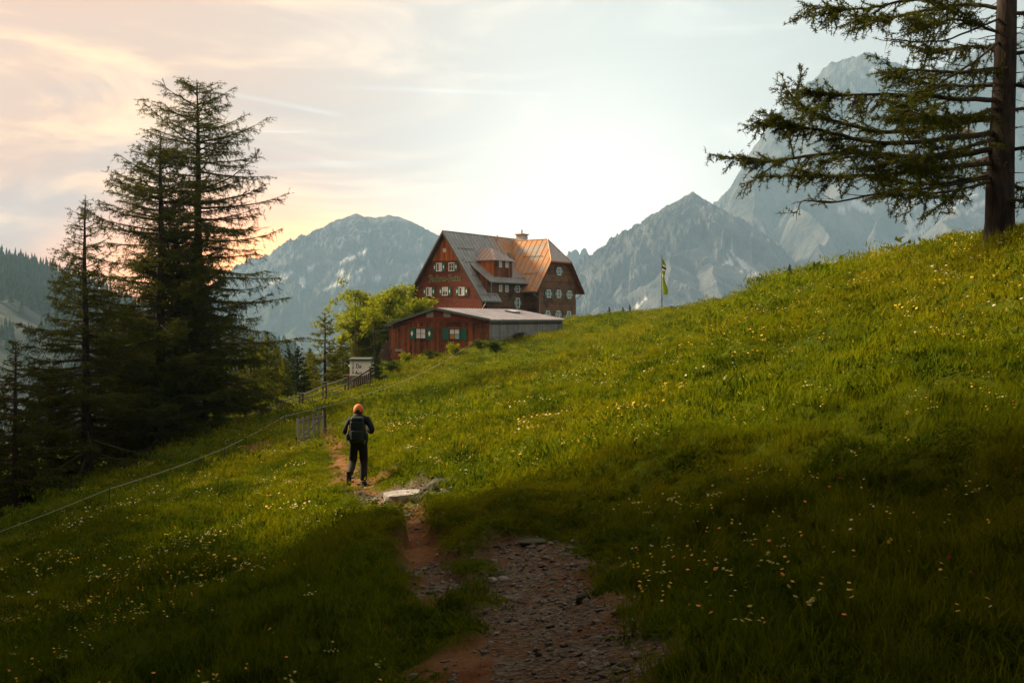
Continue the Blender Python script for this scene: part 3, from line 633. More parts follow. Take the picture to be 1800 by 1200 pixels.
# ------------------------------------------------------------------ conifers
def unit(v): return v / (np.linalg.norm(v, axis=-1, keepdims=True) + 1e-9)
class Tree:
    def __init__(s, seed): s.rng = np.random.default_rng(seed); s.wv = []; s.wf = []; s.nw = 0; s.ts = []; s.td = []; s.tl = []
    def wood(s, pts, r, n=4):
        V, F = tube_np(pts, r, n); s.wv.append(V); s.wf.append(F + s.nw); s.nw += len(V)
    def ribbons(s, a, b, r):
        """thin three-sided twigs from points a to b"""
        k = len(a); r = np.broadcast_to(np.asarray(r, float), (k,))[:, None]; d = unit(b - a); sd = unit(np.cross(d, np.array([0.3, 0.2, 1.0]))); up = np.cross(sd, d)
        V = np.stack([a + sd * r, a - sd * r * 0.6 + up * r, a - sd * r * 0.6 - up * r, b], 1).reshape(-1, 3)
        i = np.arange(k)[:, None] * 4
        F = np.concatenate([i + np.array([[0, 1, 3, 3]]), i + np.array([[1, 2, 3, 3]]), i + np.array([[2, 0, 3, 3]])])
        s.wv.append(V); s.wt = getattr(s, 'wt', []); s.wt.append(F[:, :3] + s.nw); s.nw += len(V)
    def twigs(s, P, T, L, per_m, tl, side=(0.5, 1.1), droop=0.25, s0=0.12, bare=0.0, sub=True, gnarl=0.12):
        """side twigs along a limb given by polyline P with tangents T, L its length"""
        rng = s.rng; n = max(2, int(L * per_m)); u = s0 + (1 - s0) * rng.random(n)**0.85
        k = len(P) - 1; f = u * k; i = np.minimum(f.astype(int), k - 1); fr = (f - i)[:, None]
        p = P[i] * (1 - fr) + P[i + 1] * fr; d = unit(T[i] * (1 - fr) + T[i + 1] * fr)
        sgn = np.where(rng.random(n) < 0.5, -1, 1); an = sgn * (side[0] + (side[1] - side[0]) * rng.random(n))
        ca, sa = np.cos(an), np.sin(an); e = np.stack([d[:, 0] * ca - d[:, 1] * sa, d[:, 0] * sa + d[:, 1] * ca, d[:, 2] * 0.6 - droop * (0.3 + 1.2 * rng.random(n))], -1)
        hang = rng.random(n) < 0.22; e[hang] = e[hang] * 0.45 + np.array([0, 0, -0.8]); e = unit(e + gnarl * rng.standard_normal((n, 3)))
        ln = tl * (0.35 + 0.9 * rng.random(n)) * (1.0 - 0.55 * np.abs(u - 0.45))
        ln = np.minimum(ln, L * 0.6)
        s.ribbons(p, p + e * ln[:, None], 0.006 + 0.010 * ln)
        live = rng.random(n) > bare
        s.ts.append(p[live]); s.td.append(e[live]); s.tl.append(ln[live])
        if sub:
            m = max(1, n); j = rng.integers(0, n, m); v = 0.25 + 0.7 * rng.random(m); p2 = p[j] + e[j] * (ln[j] * v)[:, None]
            e2 = unit(e[j] + 0.8 * rng.standard_normal((m, 3)) + np.array([0, 0, -droop])); l2 = ln[j] * (0.25 + 0.45 * rng.random(m)); s.ribbons(p2, p2 + e2 * l2[:, None], np.full(m, 0.006) + 0.006 * l2)
            live = rng.random(m) > bare; s.ts.append(p2[live]); s.td.append(e2[live]); s.tl.append(l2[live])
    def needles(s, spacing, nl, nw, k=3, up=0.25, spread=0.9):
        rng = s.rng; S = np.concatenate(s.ts); D = np.concatenate(s.td); Ln = np.concatenate(s.tl)
        c = np.maximum(1, (Ln / spacing).astype(int)) * k; ii = np.repeat(np.arange(len(S)), c); m = len(ii)
        p = S[ii] + D[ii] * (Ln[ii] * rng.random(m))[:, None]
        d = unit(D[ii] * 0.5 + spread * rng.standard_normal((m, 3)) + np.array([0, 0, up])); sd = unit(np.cross(d, rng.standard_normal((m, 3)))) * nw * 0.5
        l_ = (nl * (0.6 + 0.8 * rng.random(m)))[:, None]
        V = np.stack([p - sd, p + sd, p + d * l_], 1).reshape(-1, 3); return V, np.arange(m * 3).reshape(-1, 3)
    def wood_mesh(s, name):
        F = [np.concatenate(s.wf)] if s.wf else []
        if getattr(s, 'wt', None): F.append(np.concatenate(s.wt))
        return mesh_np(name, np.concatenate(s.wv), F, True)
def limb_curve(p0, az, L, el, sag, up, rng, n=7, wob=0.05):
    u = np.linspace(0, 1, n); r = L * u * np.cos(el * 0.6); z = L * (math.tan(el) * u - sag * u**1.3 + up * u**3)
    a = az + wob * np.cumsum(rng.standard_normal(n)); P = np.stack([p0[0] + np.sin(a) * r, p0[1] + np.cos(a) * r, p0[2] + z], -1)
    T = unit(np.gradient(P, axis=0)); return P, T
def conifer(seed, h, trunk_r, prof, first=0.08, step=0.42, per=4, el=(0.35, -0.15), sag=0.10, up=0.14, per_m=9, tl=0.75, spacing=0.09, nl=0.11, nw=0.028, k=3, droop=0.25, bare=0.05, mat='larch', lean=0.0, thin=0.0):
    """returns mesh data for trunk, limbs and crown around the base at the origin; prof(u, az) is the limb length at height fraction u"""
    s = Tree(seed); rng = s.rng
    zs = np.linspace(-0.6, h, 16); cx_ = lean * zs + 0.04 * h / 20 * np.cumsum(rng.standard_normal(16)) * 0.5; cy_ = 0.04 * h / 20 * np.cumsum(rng.standard_normal(16)) * 0.5; cx_ -= cx_[1]; cy_ -= cy_[1]
    tr = trunk_r * (1 - np.clip(zs, 0, h) / h)**0.85 + 0.012; tr[0] *= 1.35; tr[1] *= 1.12
    TV, TF = tube_np(np.stack([cx_, cy_, zs], -1), tr, 10, 0.05, rng)
    z = first * h
    while z < h * 0.985:
        u = z / h; m = max(2, int(round(per * (0.7 + 0.6 * rng.random()))))
        a0 = rng.random() * 6.283
        for j in range(m):
            az = a0 + j * 6.283 / m + 0.5 * rng.standard_normal(); L = prof(u, az) * (0.5 + 0.62 * rng.random())
            if L < 0.12: continue
            zz_ = z + step * 0.5 * rng.standard_normal() * 0.5; e = el[1] + (el[0] - el[1]) * u**1.6 + 0.12 * rng.standard_normal()
            p0 = np.array([np.interp(zz_, zs, cx_), np.interp(zz_, zs, cy_), zz_])
            P, T = limb_curve(p0, az, L, e, sag * (1 - 0.6 * u), up * (0.5 + rng.random()), rng)
            s.wood(P, np.linspace(0.016 + 0.0115 * L, 0.006, len(P)), 4)
            s.twigs(P, T, L, per_m * (1 - thin * u), tl * min(1.0, 0.35 + L / 3.5) * (1 - 0.45 * thin * u), droop=droop, bare=bare + 0.35 * thin * u)
        z += step * (0.6 + 0.8 * rng.random()) * (1.0 - 0.35 * u)
    # leader
    top = np.array([cx_[-1], cy_[-1], h]); s.ts.append((top - np.array([0, 0, 1.0]))[None].repeat(3, 0)); s.td.append(np.array([[0, 0, 1.0]] * 3)); s.tl.append(np.array([1.1, 0.9, 0.6]))
    CV, CF = s.needles(spacing, nl, nw, k)
    return (mesh_np('trunk', TV, [TF], True), s.wood_mesh('limbs'), mesh_np('crown', CV, [CF]), mat)
def place_tree(name, data, loc, label, group=None, rz=0.0, sc_=1.0, cat='tree'):
    o = empty(name, loc, rz, label, cat, group); o.scale = (sc_,) * 3
    link('trunk', data[0], M['bark'], o); link('limbs', data[1], M['twig'], o); link('crown', data[2], M[data[3]], o)
    return o
def base(px, Y, dz_=0.0): x_ = (px - CX) / FPX * Y; return (x_, Y, gz1(x_, Y) - dz_)

def lerp(u, xs_, ys_): return float(np.interp(u, xs_, ys_))
# the three great larches at the left
bA = base(345, 60, 0.1); hA = (HY - 140) / FPX * 60 - bA[2]
A_right = lambda u: lerp(u, [0, .12, .25, .38, .48, .55, .63, .70, .78, .85, .92, .97, 1], [4.4, 6.6, 7.0, 6.4, 5.2, 4.8, 5.8, 3.8, 4.2, 3.7, 2.3, 2.0, .3])
A_left = lambda u: lerp(u, [0, .12, .3, .5, .7, .8, .9, .96, 1], [5, 6.8, 6.6, 5.4, 4.2, 3.8, 2.7, 2.0, .3])
dA = conifer(101, hA, 0.46, lambda u, az: (A_right(u) if math.sin(az) > 0 else A_left(u)), first=0.10, step=0.50, per=3.8, el=(0.30, -0.10), sag=0.12, up=0.13, per_m=12, tl=0.95, spacing=0.085, nl=0.14, nw=0.028, k=3, droop=0.28, thin=0.2)
place_tree('larch_tree', dA, bA, 'tallest larch at the left with a bare dark trunk against the sky')
bB = base(281, 57, 0.1); hB = (HY - 232) / FPX * 57 - bB[2]
dB = conifer(102, hB, 0.40, lambda u, az: lerp(u, [0, .1, .3, .5, .65, .8, .92, 1], [5, 6.6, 6.2, 4.8, 3.9, 3.0, 1.6, .2]), first=0.07, step=0.44, per=4.0, el=(0.4, -0.12), per_m=11, tl=0.9, spacing=0.08, nl=0.14, nw=0.030, k=3, droop=0.3, thin=0.2)
place_tree('larch_tree', dB, bB, 'dense larch just left of the tallest larch, its top lower')
bC = base(152, 52, 0.1); hC = (HY - 347) / FPX * 52 - bC[2]
dC = conifer(103, hC, 0.30, lambda u, az: lerp(u, [0, .1, .3, .45, .6, .75, .9, 1], [4, 5.4, 4.8, 3.4, 2.4, 1.7, .9, .2]), first=0.06, step=0.42, per=4.4, el=(0.35, -0.15), per_m=11, tl=0.85, spacing=0.08, nl=0.14, nw=0.030, thin=0.25, k=3)
place_tree('larch_tree', dC, bC, 'thin-topped larch left of the two tall larches')
bD = base(26, 46, 0.1); hD = (HY - 603) / FPX * 46 - bD[2]
dD = conifer(104, hD, 0.17, lambda u, az: lerp(u, [0, .2, .6, .9, 1], [2.6, 2.6, 1.6, .6, .15]), first=0.05, step=0.36, per=5, per_m=10, tl=0.6, spacing=0.08, nl=0.12, nw=0.03, k=3)
place_tree('young_conifer', dD, bD, 'young dark conifer at the left edge of the picture')
# more trunks of the same stand
bE = base(311, 58.5, 0.1)
dE = conifer(105, 13.5, 0.36, lambda u, az: lerp(u, [0, .15, .5, .9, 1], [4.5, 5.6, 4.2, 1.2, .2]), first=0.10, step=0.42, per=5, per_m=11, tl=0.9, spacing=0.08, nl=0.16, nw=0.045, k=3)
place_tree('larch_tree', dE, bE, 'dark larch whose trunk stands close left of the thickest trunk')
for px, Y, rz, s_, lb in ((215, 63, 1.3, 0.78, 'dark larch in the shade between the thin-topped and the dense larch'), (88, 58, 2.4, 0.66, 'shaded larch low at the left behind the young conifer'), (-45, 50, 4.0, 0.72, 'shaded larch at the very left edge of the picture')):
    x_, y_, z_ = base(px, Y, 0.1); place_tree('larch_tree', dE, (x_, y_, z_), lb, rz=rz, sc_=s_)
# younger sunlit larches and spruces between the stand and the hut
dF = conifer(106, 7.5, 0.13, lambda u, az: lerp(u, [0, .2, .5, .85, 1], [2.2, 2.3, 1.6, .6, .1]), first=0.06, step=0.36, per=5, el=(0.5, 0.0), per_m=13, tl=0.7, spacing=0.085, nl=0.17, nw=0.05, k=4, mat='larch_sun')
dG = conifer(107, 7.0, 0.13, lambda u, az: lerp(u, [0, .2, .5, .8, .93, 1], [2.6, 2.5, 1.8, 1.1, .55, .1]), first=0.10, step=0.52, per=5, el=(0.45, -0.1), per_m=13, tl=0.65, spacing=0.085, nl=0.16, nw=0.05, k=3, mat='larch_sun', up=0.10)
dH = conifer(108, 5.0, 0.10, lambda u, az: lerp(u, [0, .2, .6, 1], [1.5, 1.5, .8, .08]), first=0.05, step=0.26, per=5, el=(0.5, 0.05), per_m=13, tl=0.55, spacing=0.08, nl=0.15, nw=0.05, k=4, mat='spruce')
grp = 'young conifers between the larches and the hut'
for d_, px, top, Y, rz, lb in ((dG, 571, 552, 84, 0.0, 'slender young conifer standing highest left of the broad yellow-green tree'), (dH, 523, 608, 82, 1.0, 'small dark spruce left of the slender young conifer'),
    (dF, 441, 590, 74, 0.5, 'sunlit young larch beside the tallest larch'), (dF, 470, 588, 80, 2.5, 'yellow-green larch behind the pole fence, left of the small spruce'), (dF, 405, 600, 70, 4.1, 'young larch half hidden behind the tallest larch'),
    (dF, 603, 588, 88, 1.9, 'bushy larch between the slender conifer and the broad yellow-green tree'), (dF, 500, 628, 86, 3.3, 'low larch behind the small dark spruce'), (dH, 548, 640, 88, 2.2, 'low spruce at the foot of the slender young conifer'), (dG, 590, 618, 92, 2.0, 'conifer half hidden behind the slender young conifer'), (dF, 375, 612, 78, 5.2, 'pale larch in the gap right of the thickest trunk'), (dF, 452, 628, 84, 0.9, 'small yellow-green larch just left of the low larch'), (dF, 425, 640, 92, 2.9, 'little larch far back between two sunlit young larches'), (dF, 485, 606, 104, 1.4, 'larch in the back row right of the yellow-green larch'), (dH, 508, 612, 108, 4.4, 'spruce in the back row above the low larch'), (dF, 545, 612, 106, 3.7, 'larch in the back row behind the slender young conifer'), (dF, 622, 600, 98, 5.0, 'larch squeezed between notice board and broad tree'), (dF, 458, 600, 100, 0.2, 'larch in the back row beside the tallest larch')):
    x_, y_, z_ = base(px, Y, 0.1); hh = {id(dF): 7.5, id(dG): 7.0, id(dH): 5.0}[id(d_)]; s_ = ((HY - top) / FPX * Y - z_) / hh
    place_tree('young_conifer', d_, (x_, y_, z_), lb, grp, rz, s_)

# ------------------------------------------------------------------ the near larch at the right edge
s = Tree(301); rg = s.rng
bR = base(1757, 22, 0.0); YR = 22.0
def rp(px, py, dy): 
    Y = YR + dy; return np.array([(px - CX) / FPX * Y, Y, (HY - py) / FPX * Y]) - np.array(bR)
zsR = np.array([-0.5, 0.0, 0.35, 1.2, 2.5, 4.0, 6.0, 8.5, 11.0, 13.5, 16.0]); rr_ = np.array([0.46, 0.35, 0.305, 0.28, 0.255, 0.22, 0.185, 0.145, 0.10, 0.06, 0.01])
trx = np.interp(zsR, [0, 5.4, 16], [0, 0.16, 0.30])
TV, TF = tube_np(np.stack([trx, 0.05 * np.sin(zsR), zsR], -1), rr_, 18, 0.035, rg)
def limb(pts, r0, per_m=21, tl=0.62, droop=0.14, bare=0.08, s0=0.08, sub=True):
    Q = np.array([rp(*p) for p in pts]); k = len(Q); u = np.linspace(0, k - 1, (k - 1) * 5 + 1); i = np.minimum(u.astype(int), k - 2); f = u - i
    A_ = Q[i]; B_ = Q[i + 1]; m0 = np.gradient(Q, axis=0)[i]; m1 = np.gradient(Q, axis=0)[i + 1]; f = f[:, None]
    P_ = (2*f**3-3*f**2+1)*A_ + (f**3-2*f**2+f)*m0 + (-2*f**3+3*f**2)*B_ + (f**3-f**2)*m1
    P_ = P_ + 0.025 * np.cumsum(rg.standard_normal(P_.shape), 0) * 0.5
    T_ = unit(np.gradient(P_, axis=0)); L = float(np.linalg.norm(np.diff(P_, axis=0), axis=1).sum())
    s.wood(P_, np.linspace(r0, 0.008, len(P_)), 6); s.twigs(P_, T_, L, per_m, tl, droop=droop, bare=bare, s0=s0, sub=sub, gnarl=0.22)
    # forking side limbs
    for _ in range(int(L * 1.3)):
        j = int((0.15 + 0.75 * rg.random()) * (len(P_) - 1)); d = T_[j] + 0.75 * rg.standard_normal(3) * np.array([1, 1, 0.45]); l2 = (0.5 + 0.9 * rg.random()) * tl * 1.7; n2 = 6
        uu = np.linspace(0, 1, n2)[:, None]; P2 = P_[j] + unit(d) * l2 * uu + np.array([0, 0, 1]) * l2 * (0.10 * uu**2 - 0.08 * uu); T2 = unit(np.gradient(P2, axis=0))
        s.wood(P2, np.linspace(r0 * 0.35, 0.006, n2), 4); s.twigs(P2, T2, l2, per_m, tl * 0.55, droop=droop, bare=bare, s0=0.1, sub=sub, gnarl=0.25)
LB = [([(1765,-60,0),(1690,-10,-.4),(1600,-2,-.8),(1510,12,-1.0),(1437,10,-1.2)],.05), ([(1762,15,0),(1690,8,.5),(1610,18,.8),(1540,30,1.0),(1462,22,1.1)],.05), ([(1760,60,0),(1700,40,-.3),(1640,45,-.6),(1590,62,-.7)],.035),
      ([(1758,120,0),(1690,128,-.5),(1620,122,-.9),(1555,120,-1.1)],.05), ([(1756,150,0),(1680,150,.4),(1600,138,.7),(1540,120,.9)],.045), ([(1754,178,0),(1660,176,-.6),(1560,170,-1.0),(1470,172,-1.2),(1420,160,-1.3)],.06),
      ([(1752,205,0),(1650,222,.5),(1560,232,.8),(1480,215,.9),(1420,182,.9),(1384,146,.8)],.075), ([(1750,232,0),(1640,248,-.6),(1540,252,-1.1),(1440,232,-1.3),(1385,222,-1.4),(1322,218,-1.5)],.07),
      ([(1748,262,0),(1650,275,.3),(1560,270,.7),(1470,268,.9),(1380,282,1.0),(1340,278,1.0),(1298,268,1.0)],.075), ([(1746,285,0),(1650,292,-.7),(1560,300,-1.1),(1470,302,-1.4),(1400,290,-1.5)],.06),
      ([(1748,245,0),(1690,262,-.9),(1610,275,-1.7),(1540,285,-2.3)],.05), ([(1746,305,0),(1690,318,.5),(1620,325,.8),(1550,318,1.0)],.05), ([(1744,322,0),(1690,335,-.5),(1630,345,-.8),(1575,342,-1.0)],.04),
      ([(1754,190,0),(1700,205,-1.0),(1650,210,-1.8),(1590,200,-2.6)],.05), ([(1758,90,0),(1710,82,.9),(1650,88,1.6),(1600,80,2.0)],.045), ([(1750,240,0),(1700,235,1.1),(1640,215,2.0),(1580,210,2.6)],.05), ([(1748,275,0),(1700,290,1.2),(1650,298,2.0)],.045)]
for pts, r0 in LB: limb(pts, r0)
for pts, r0 in (([(1744,310,0),(1640,326,-.3),(1540,338,-.6),(1460,350,-.7),(1415,346,-.8),(1398,366,-.8)],.035), ([(1765,30,0),(1690,62,-.5),(1620,75,-.8),(1556,68,-1.0)],.03), ([(1765,70,0),(1700,120,-.6),(1640,158,-1.0),(1600,172,-1.1)],.03)):
    limb(pts, r0, per_m=6, tl=0.4, bare=0.88, s0=0.3)                # nearly bare lower limbs
for pts, r0 in (([(1772,150,0),(1830,158,-.3),(1900,150,-.6)],.05), ([(1772,195,0),(1830,190,.3),(1910,200,.5)],.05), ([(1768,262,0),(1830,262,-.4),(1900,275,-.8)],.05), ([(1766,320,0),(1820,332,.3),(1880,345,.5)],.04), ([(1778,25,0),(1840,20,.3),(1920,30,.6)],.05), ([(1776,95,0),(1840,90,-.4),(1910,100,-.8)],.05), ([(1768,345,0),(1800,352,-.3),(1840,352,-.4)],.03)):
    limb(pts, r0)
z_ = 7.6
while z_ < 15.6:                                                     # the part above the picture
    for j in range(4):
        az = rg.random() * 6.283; L = (15.9 - z_) * 0.42 * (0.6 + 0.6 * rg.random()); P_, T_ = limb_curve(np.array([np.interp(z_, zsR, trx), 0, z_]), az, L, 0.1, 0.08, 0.15, rg)
        s.wood(P_, np.linspace(0.05, 0.01, len(P_)), 4); s.twigs(P_, T_, L, 8, 0.7)
    z_ += 0.5
for _ in range(40):                                                  # dead stubs on the trunk
    zz_ = 1.4 + 5.2 * rg.random(); a = rg.random() * 6.283; p0 = np.array([np.interp(zz_, zsR, trx), 0, zz_]); l2 = 0.5 + 0.6 * rg.random(); d = np.array([math.cos(a), math.sin(a), 0.1 * rg.standard_normal()])
    P_ = p0 + d * np.linspace(0.2, l2, 4)[:, None] + 0.02 * rg.standard_normal((4, 3)); s.wood(P_, np.linspace(0.014, 0.004, 4), 4)
CV, CF = s.needles(0.030, 0.075, 0.019, 3, up=0.10, spread=0.85)
oR = empty('larch_tree', bR, 0.0, 'large near larch with a thick trunk at the right edge', 'tree')
link('trunk', mesh_np('trunk', TV, [TF], True), M['bark'], oR); link('limbs', s.wood_mesh('limbs'), M['twig'], oR); link('crown', mesh_np('crown', CV, [CF]), M['larch'], oR)
print('RIGHT LARCH needles', len(CF))

# ------------------------------------------------------------------ the mountain hut
M['gable_board'] = wood('red_gable_boards', (0.060, 0.011, 0.005), (0.135, 0.024, 0.008), (0.23, 0.050, 0.012), False, 1.0, 0.6)
M['long_board'] = wood('brown_wall_logs', (0.022, 0.010, 0.005), (0.085, 0.034, 0.013), (0.20, 0.095, 0.034), False, 1.0, 0.85)
M['wing_board'] = wood('brown_wing_logs', (0.035, 0.014, 0.006), (0.13, 0.050, 0.016), (0.25, 0.120, 0.042), False, 1.0, 0.8)
M['amber_board'] = wood('amber_upright_boards', (0.16, 0.034, 0.006), (0.48, 0.15, 0.022), (0.36, 0.09, 0.012), True, 1.0, 0.3)
M['shed_board'] = wood('red_brown_shed_boards', (0.016, 0.006, 0.004), (0.24, 0.052, 0.011), (0.19, 0.075, 0.027), True, 1.0, 0.9)
M['grey_board'] = wood('grey_weathered_boards', (0.09, 0.088, 0.085), (0.22, 0.21, 0.20), (0.28, 0.265, 0.25), True, 1.0, 0.55)
M['inner_wall'] = plain('wall_core', (0.05, 0.022, 0.012), 0.9)
M['dark_wood'] = plain('dark_wood', (0.045, 0.028, 0.018), 0.85, var=0.3)
M['fascia'] = plain('fascia_board', (0.06, 0.035, 0.022), 0.8, var=0.25)
M['white_paint'] = plain('white_paint', (0.78, 0.77, 0.74), 0.5, var=0.05)
M['green_paint'] = plain('green_shutter_paint', (0.012, 0.085, 0.058), 0.5, var=0.15)
M['gutter'] = plain('zinc_gutter', (0.20, 0.22, 0.22), 0.45, 0.6, var=0.15)
M['plaster'] = plain('chimney_plaster', (0.42, 0.39, 0.37), 0.9, var=0.2)
M['rust'] = plain('rusty_cap', (0.40, 0.17, 0.04), 0.8, var=0.3)
t = NT('window_glass'); M['glass'] = t.pbr((0.012, 0.014, 0.022), 0.06, 0.0, None, 0.8)
M['sky_tint'] = plain('pale_sky_tint', (0.50, 0.55, 0.62), 0.7, var=0.1)  # bluish sky reflection of the panes put into the colour
M['paper_orange'] = plain('orange_paper', (0.50, 0.16, 0.03), 0.7); M['paper_blue'] = plain('blue_paper', (0.25, 0.45, 0.50), 0.7)
def roofmat(name, rust0, rust1, axis=1, rough=0.45):
    """grey sheet metal with orange rust; rust grows between the two local coordinates"""
    t = NT(name); p = t.pos(True); sx = t.n('ShaderNodeSeparateXYZ'); t.l(p, sx.inputs[0])
    base_ = t.mix(t.ramp(t.noise(p, 1.3, 6, 0.65, (1, 1, 0.5)), 0.3, 0.7), (0.16, 0.162, 0.150), (0.27, 0.265, 0.245))
    base_ = t.mix(t.ramp(t.noise(p, 6, 5, 0.6, (0.4, 3, 0.4)), 0.5, 0.75), base_, (0.30, 0.27, 0.24))
    rm = t.math('MULTIPLY', t.ramp(sx.outputs[axis], rust0, rust1), t.ramp(t.noise(p, 0.55, 5, 0.62), 0.36, 0.55))
    col = t.mix(rm, base_, t.mix(t.ramp(t.noise(p, 2.0, 5), 0.35, 0.65), (0.42, 0.15, 0.028), (0.36, 0.20, 0.09)))
    return t.pbr(col, t.ramp(t.noise(p, 3, 4), 0.3, 0.7, 0.4, 0.62), 0.15, t.bump(t.noise(p, 2.5, 4), 0.12, 0.03), 0.5)
M['roof'] = roofmat('grey_sheet_roof', 8.2, 12.0); M['roof_wing'] = roofmat('rusty_sheet_roof', -9.0, -5.0, 1); M['roof_dormer'] = roofmat('dormer_sheet_roof', -60, -50)
t = NT('pink_grey_sheet'); p = t.pos(True); M['roof_dormer'] = t.pbr(t.mix(t.ramp(t.noise(p, 1.5, 5, 0.6), 0.3, 0.7), (0.24, 0.20, 0.185), (0.34, 0.25, 0.22)), 0.5, 0.1, None, 0.5)
t = NT('lavender_sheet'); p = t.pos(True); M['roof_shed'] = t.pbr(t.mix(t.ramp(t.noise(p, 0.8, 6, 0.6), 0.3, 0.7), (0.40, 0.40, 0.44), (0.56, 0.56, 0.60)), 0.42, 0.2, t.bump(t.noise(p, 1.2, 3), 0.1, 0.03), 0.5)
M['seam'] = plain('sheet_seam', (0.15, 0.145, 0.13), 0.6, 0.2)

HZ = -4.2                                                        # level of the hut's foot
house = empty('mountain_hut', (HAx, HAy, HZ), -HA, 'dark red timber hut with a steep grey metal roof', 'house')
def hz_(z): return z - HZ
def h_n(px, L):                                                  # n of a photograph column on the plane L = const
    k = (px - CX) / FPX; return (k * (HAy + HU[1] * L) - HAx - HU[0] * L) / (HV[0] - k * HV[1])
def h_L(px, n):
    k = (px - CX) / FPX; return (k * (HAy + HV[1] * n) - HAx - HV[0] * n) / (HU[0] - k * HU[1])
def h_z(py, L, n): return (HY - py) / FPX * (HAy + HU[1] * L + HV[1] * n)
APZ = (HY - 406) / FPX * 120; EW, EZ = 5.96, 2.13; KM = (APZ - EZ) / EW           # ridge height, eave half width and height, roof slope
LW, WQ, WN = 14.38, 4.45, 7.2; WR, WE, WEZ = 10.25, 5.7, 3.4; KW = (WR - WEZ) / WE     # wing axis, half width, wall; ridge, eave
mroof = lambda n: APZ - KM * abs(n)
# solid core of main house, wing and dormers (boards stand 3 cm proud of it)
def core(poly, L0, L1): return MB().prism([(x_, L0, hz_(z_)) for x_, z_ in poly], (0, L1 - L0, 0))
core([(-5.4, -4.0), (5.15, -4.0), (5.15, mroof(5.4) - .28), (0, APZ - .28), (-5.4, mroof(5.4) - .28)], 0.62, 20.0).build('wall', M['inner_wall'], house)
wpoly = [(LW - WQ, -4.0), (LW + WQ, -4.0), (LW + WQ, WR - KW * WQ - .25), (LW + 2.2, 7.35), (LW - 2.2, 7.35), (LW - WQ, WR - KW * WQ - .25)]
MB().prism([(0.5, l_, hz_(z_)) for l_, z_ in wpoly], (WN - 0.54, 0, 0)).build('wall', M['inner_wall'], house)
DL0, DL1, DN, DE, DEZ, DT, DTZ = 1.85, 10.6, 5.25, 5.9, 4.42, 2.68, 6.77             # long dormer: ends, wall, eave, top
MB().prism([(2.4, DL0, hz_(3.0)), (DN, DL0, hz_(-4.0)), (DN, DL0, hz_(4.75)), (2.9, DL0, hz_(6.5))], (0, DL1 - DL0, 0)).build('dormer_wall', M['inner_wall'], house)
# gable boards
rg = random.Random(5)
def board(V, name, m, F=None): 
    me_ = bpy.data.meshes.new(name); me_.from_pydata([tuple(map(float, v)) for v in V], [], F or [(0,1,2,3),(7,6,5,4),(4,5,1,0),(5,6,2,1),(6,7,3,2),(7,4,0,3)]); me_.update()
    return link(name, me_, m, house)
z = -3.9
while z < 6.9:
    h = 0.27; zt = min(z + h - 0.012, 6.93); y0 = 0.585 - 0.012 * rg.random(); y1 = 0.625
    def half(zz): return min(5.4, (APZ - 0.30 - zz) / KM)
    a, b = half(z), half(zt)
    board([(-a, y0, hz_(z)), (a, y0, hz_(z)), (b, y0, hz_(zt)), (-b, y0, hz_(zt)), (-a, y1, hz_(z)), (a, y1, hz_(z)), (b, y1, hz_(zt)), (-b, y1, hz_(zt))], 'board', M['gable_board'])
    z += h
MB().box((-2.62, 0.52, hz_(6.86)), (2.62, 0.60, hz_(7.02))).build('beam', M['gable_board'], house)
x = -2.42
while x < 2.40:
    wd = 0.20 + 0.10 * rg.random(); x1 = min(x + wd - 0.012, 2.42); y0 = 0.57 - 0.02 * rg.random(); y1 = 0.625
    za, zb_ = APZ - 0.32 - KM * abs(x), APZ - 0.32 - KM * abs(x1)
    if min(za, zb_) > 7.04: board([(x, y0, hz_(7.02)), (x1, y0, hz_(7.02)), (x1, y0, hz_(zb_)), (x, y0, hz_(za)), (x, y1, hz_(7.02)), (x1, y1, hz_(7.02)), (x1, y1, hz_(zb_)), (x, y1, hz_(za))], 'upright_board', M['amber_board'])
    x += wd
# courses on the long side (below the long dormer) and on the wing
def course(n0, la, lb, z0, z1, la1=None, lb1=None, m='long_board', th=0.045):
    la1 = la if la1 is None else la1; lb1 = lb if lb1 is None else lb1; nn = n0 + 0.012 * rg.random()
    board([(nn + th, la, hz_(z0)), (nn + th, lb, hz_(z0)), (nn + th, lb1, hz_(z1)), (nn + th, la1, hz_(z1)), (nn - .02, la, hz_(z0)), (nn - .02, lb, hz_(z0)), (nn - .02, lb1, hz_(z1)), (nn - .02, la1, hz_(z1))], 'log_course', M[m])
z = -3.9
while z < 4.6:
    zt = min(z + 0.26, 4.62)
    course(DN, DL0 + .02 if z > 1.9 else 0.65, LW - WQ + .06, z, zt); z += 0.272
def wing_half(zz): return min(WQ, (WR - 0.25 - zz) / KW) 
z = -3.9
while z < 7.3:
    zt = min(z + 0.26, 7.32); a, b = wing_half(z), wing_half(zt)
    course(WN, LW - a, LW + a, z, zt, LW - b, LW + b, 'wing_board'); z += 0.272
# the wing's flank towards the viewer's left
z = -3.9
while z < 4.7:
    zt = min(z + 0.26, 4.7); l0 = LW - WQ
    board([(DN, l0 - .035, hz_(z)), (WN, l0 - .035, hz_(z)), (WN, l0 - .035, hz_(zt)), (DN, l0 - .035, hz_(zt)), (DN, l0 + .02, hz_(z)), (WN, l0 + .02, hz_(z)), (WN, l0 + .02, hz_(zt)), (DN, l0 + .02, hz_(zt))], 'log_course', M['long_board']); z += 0.272
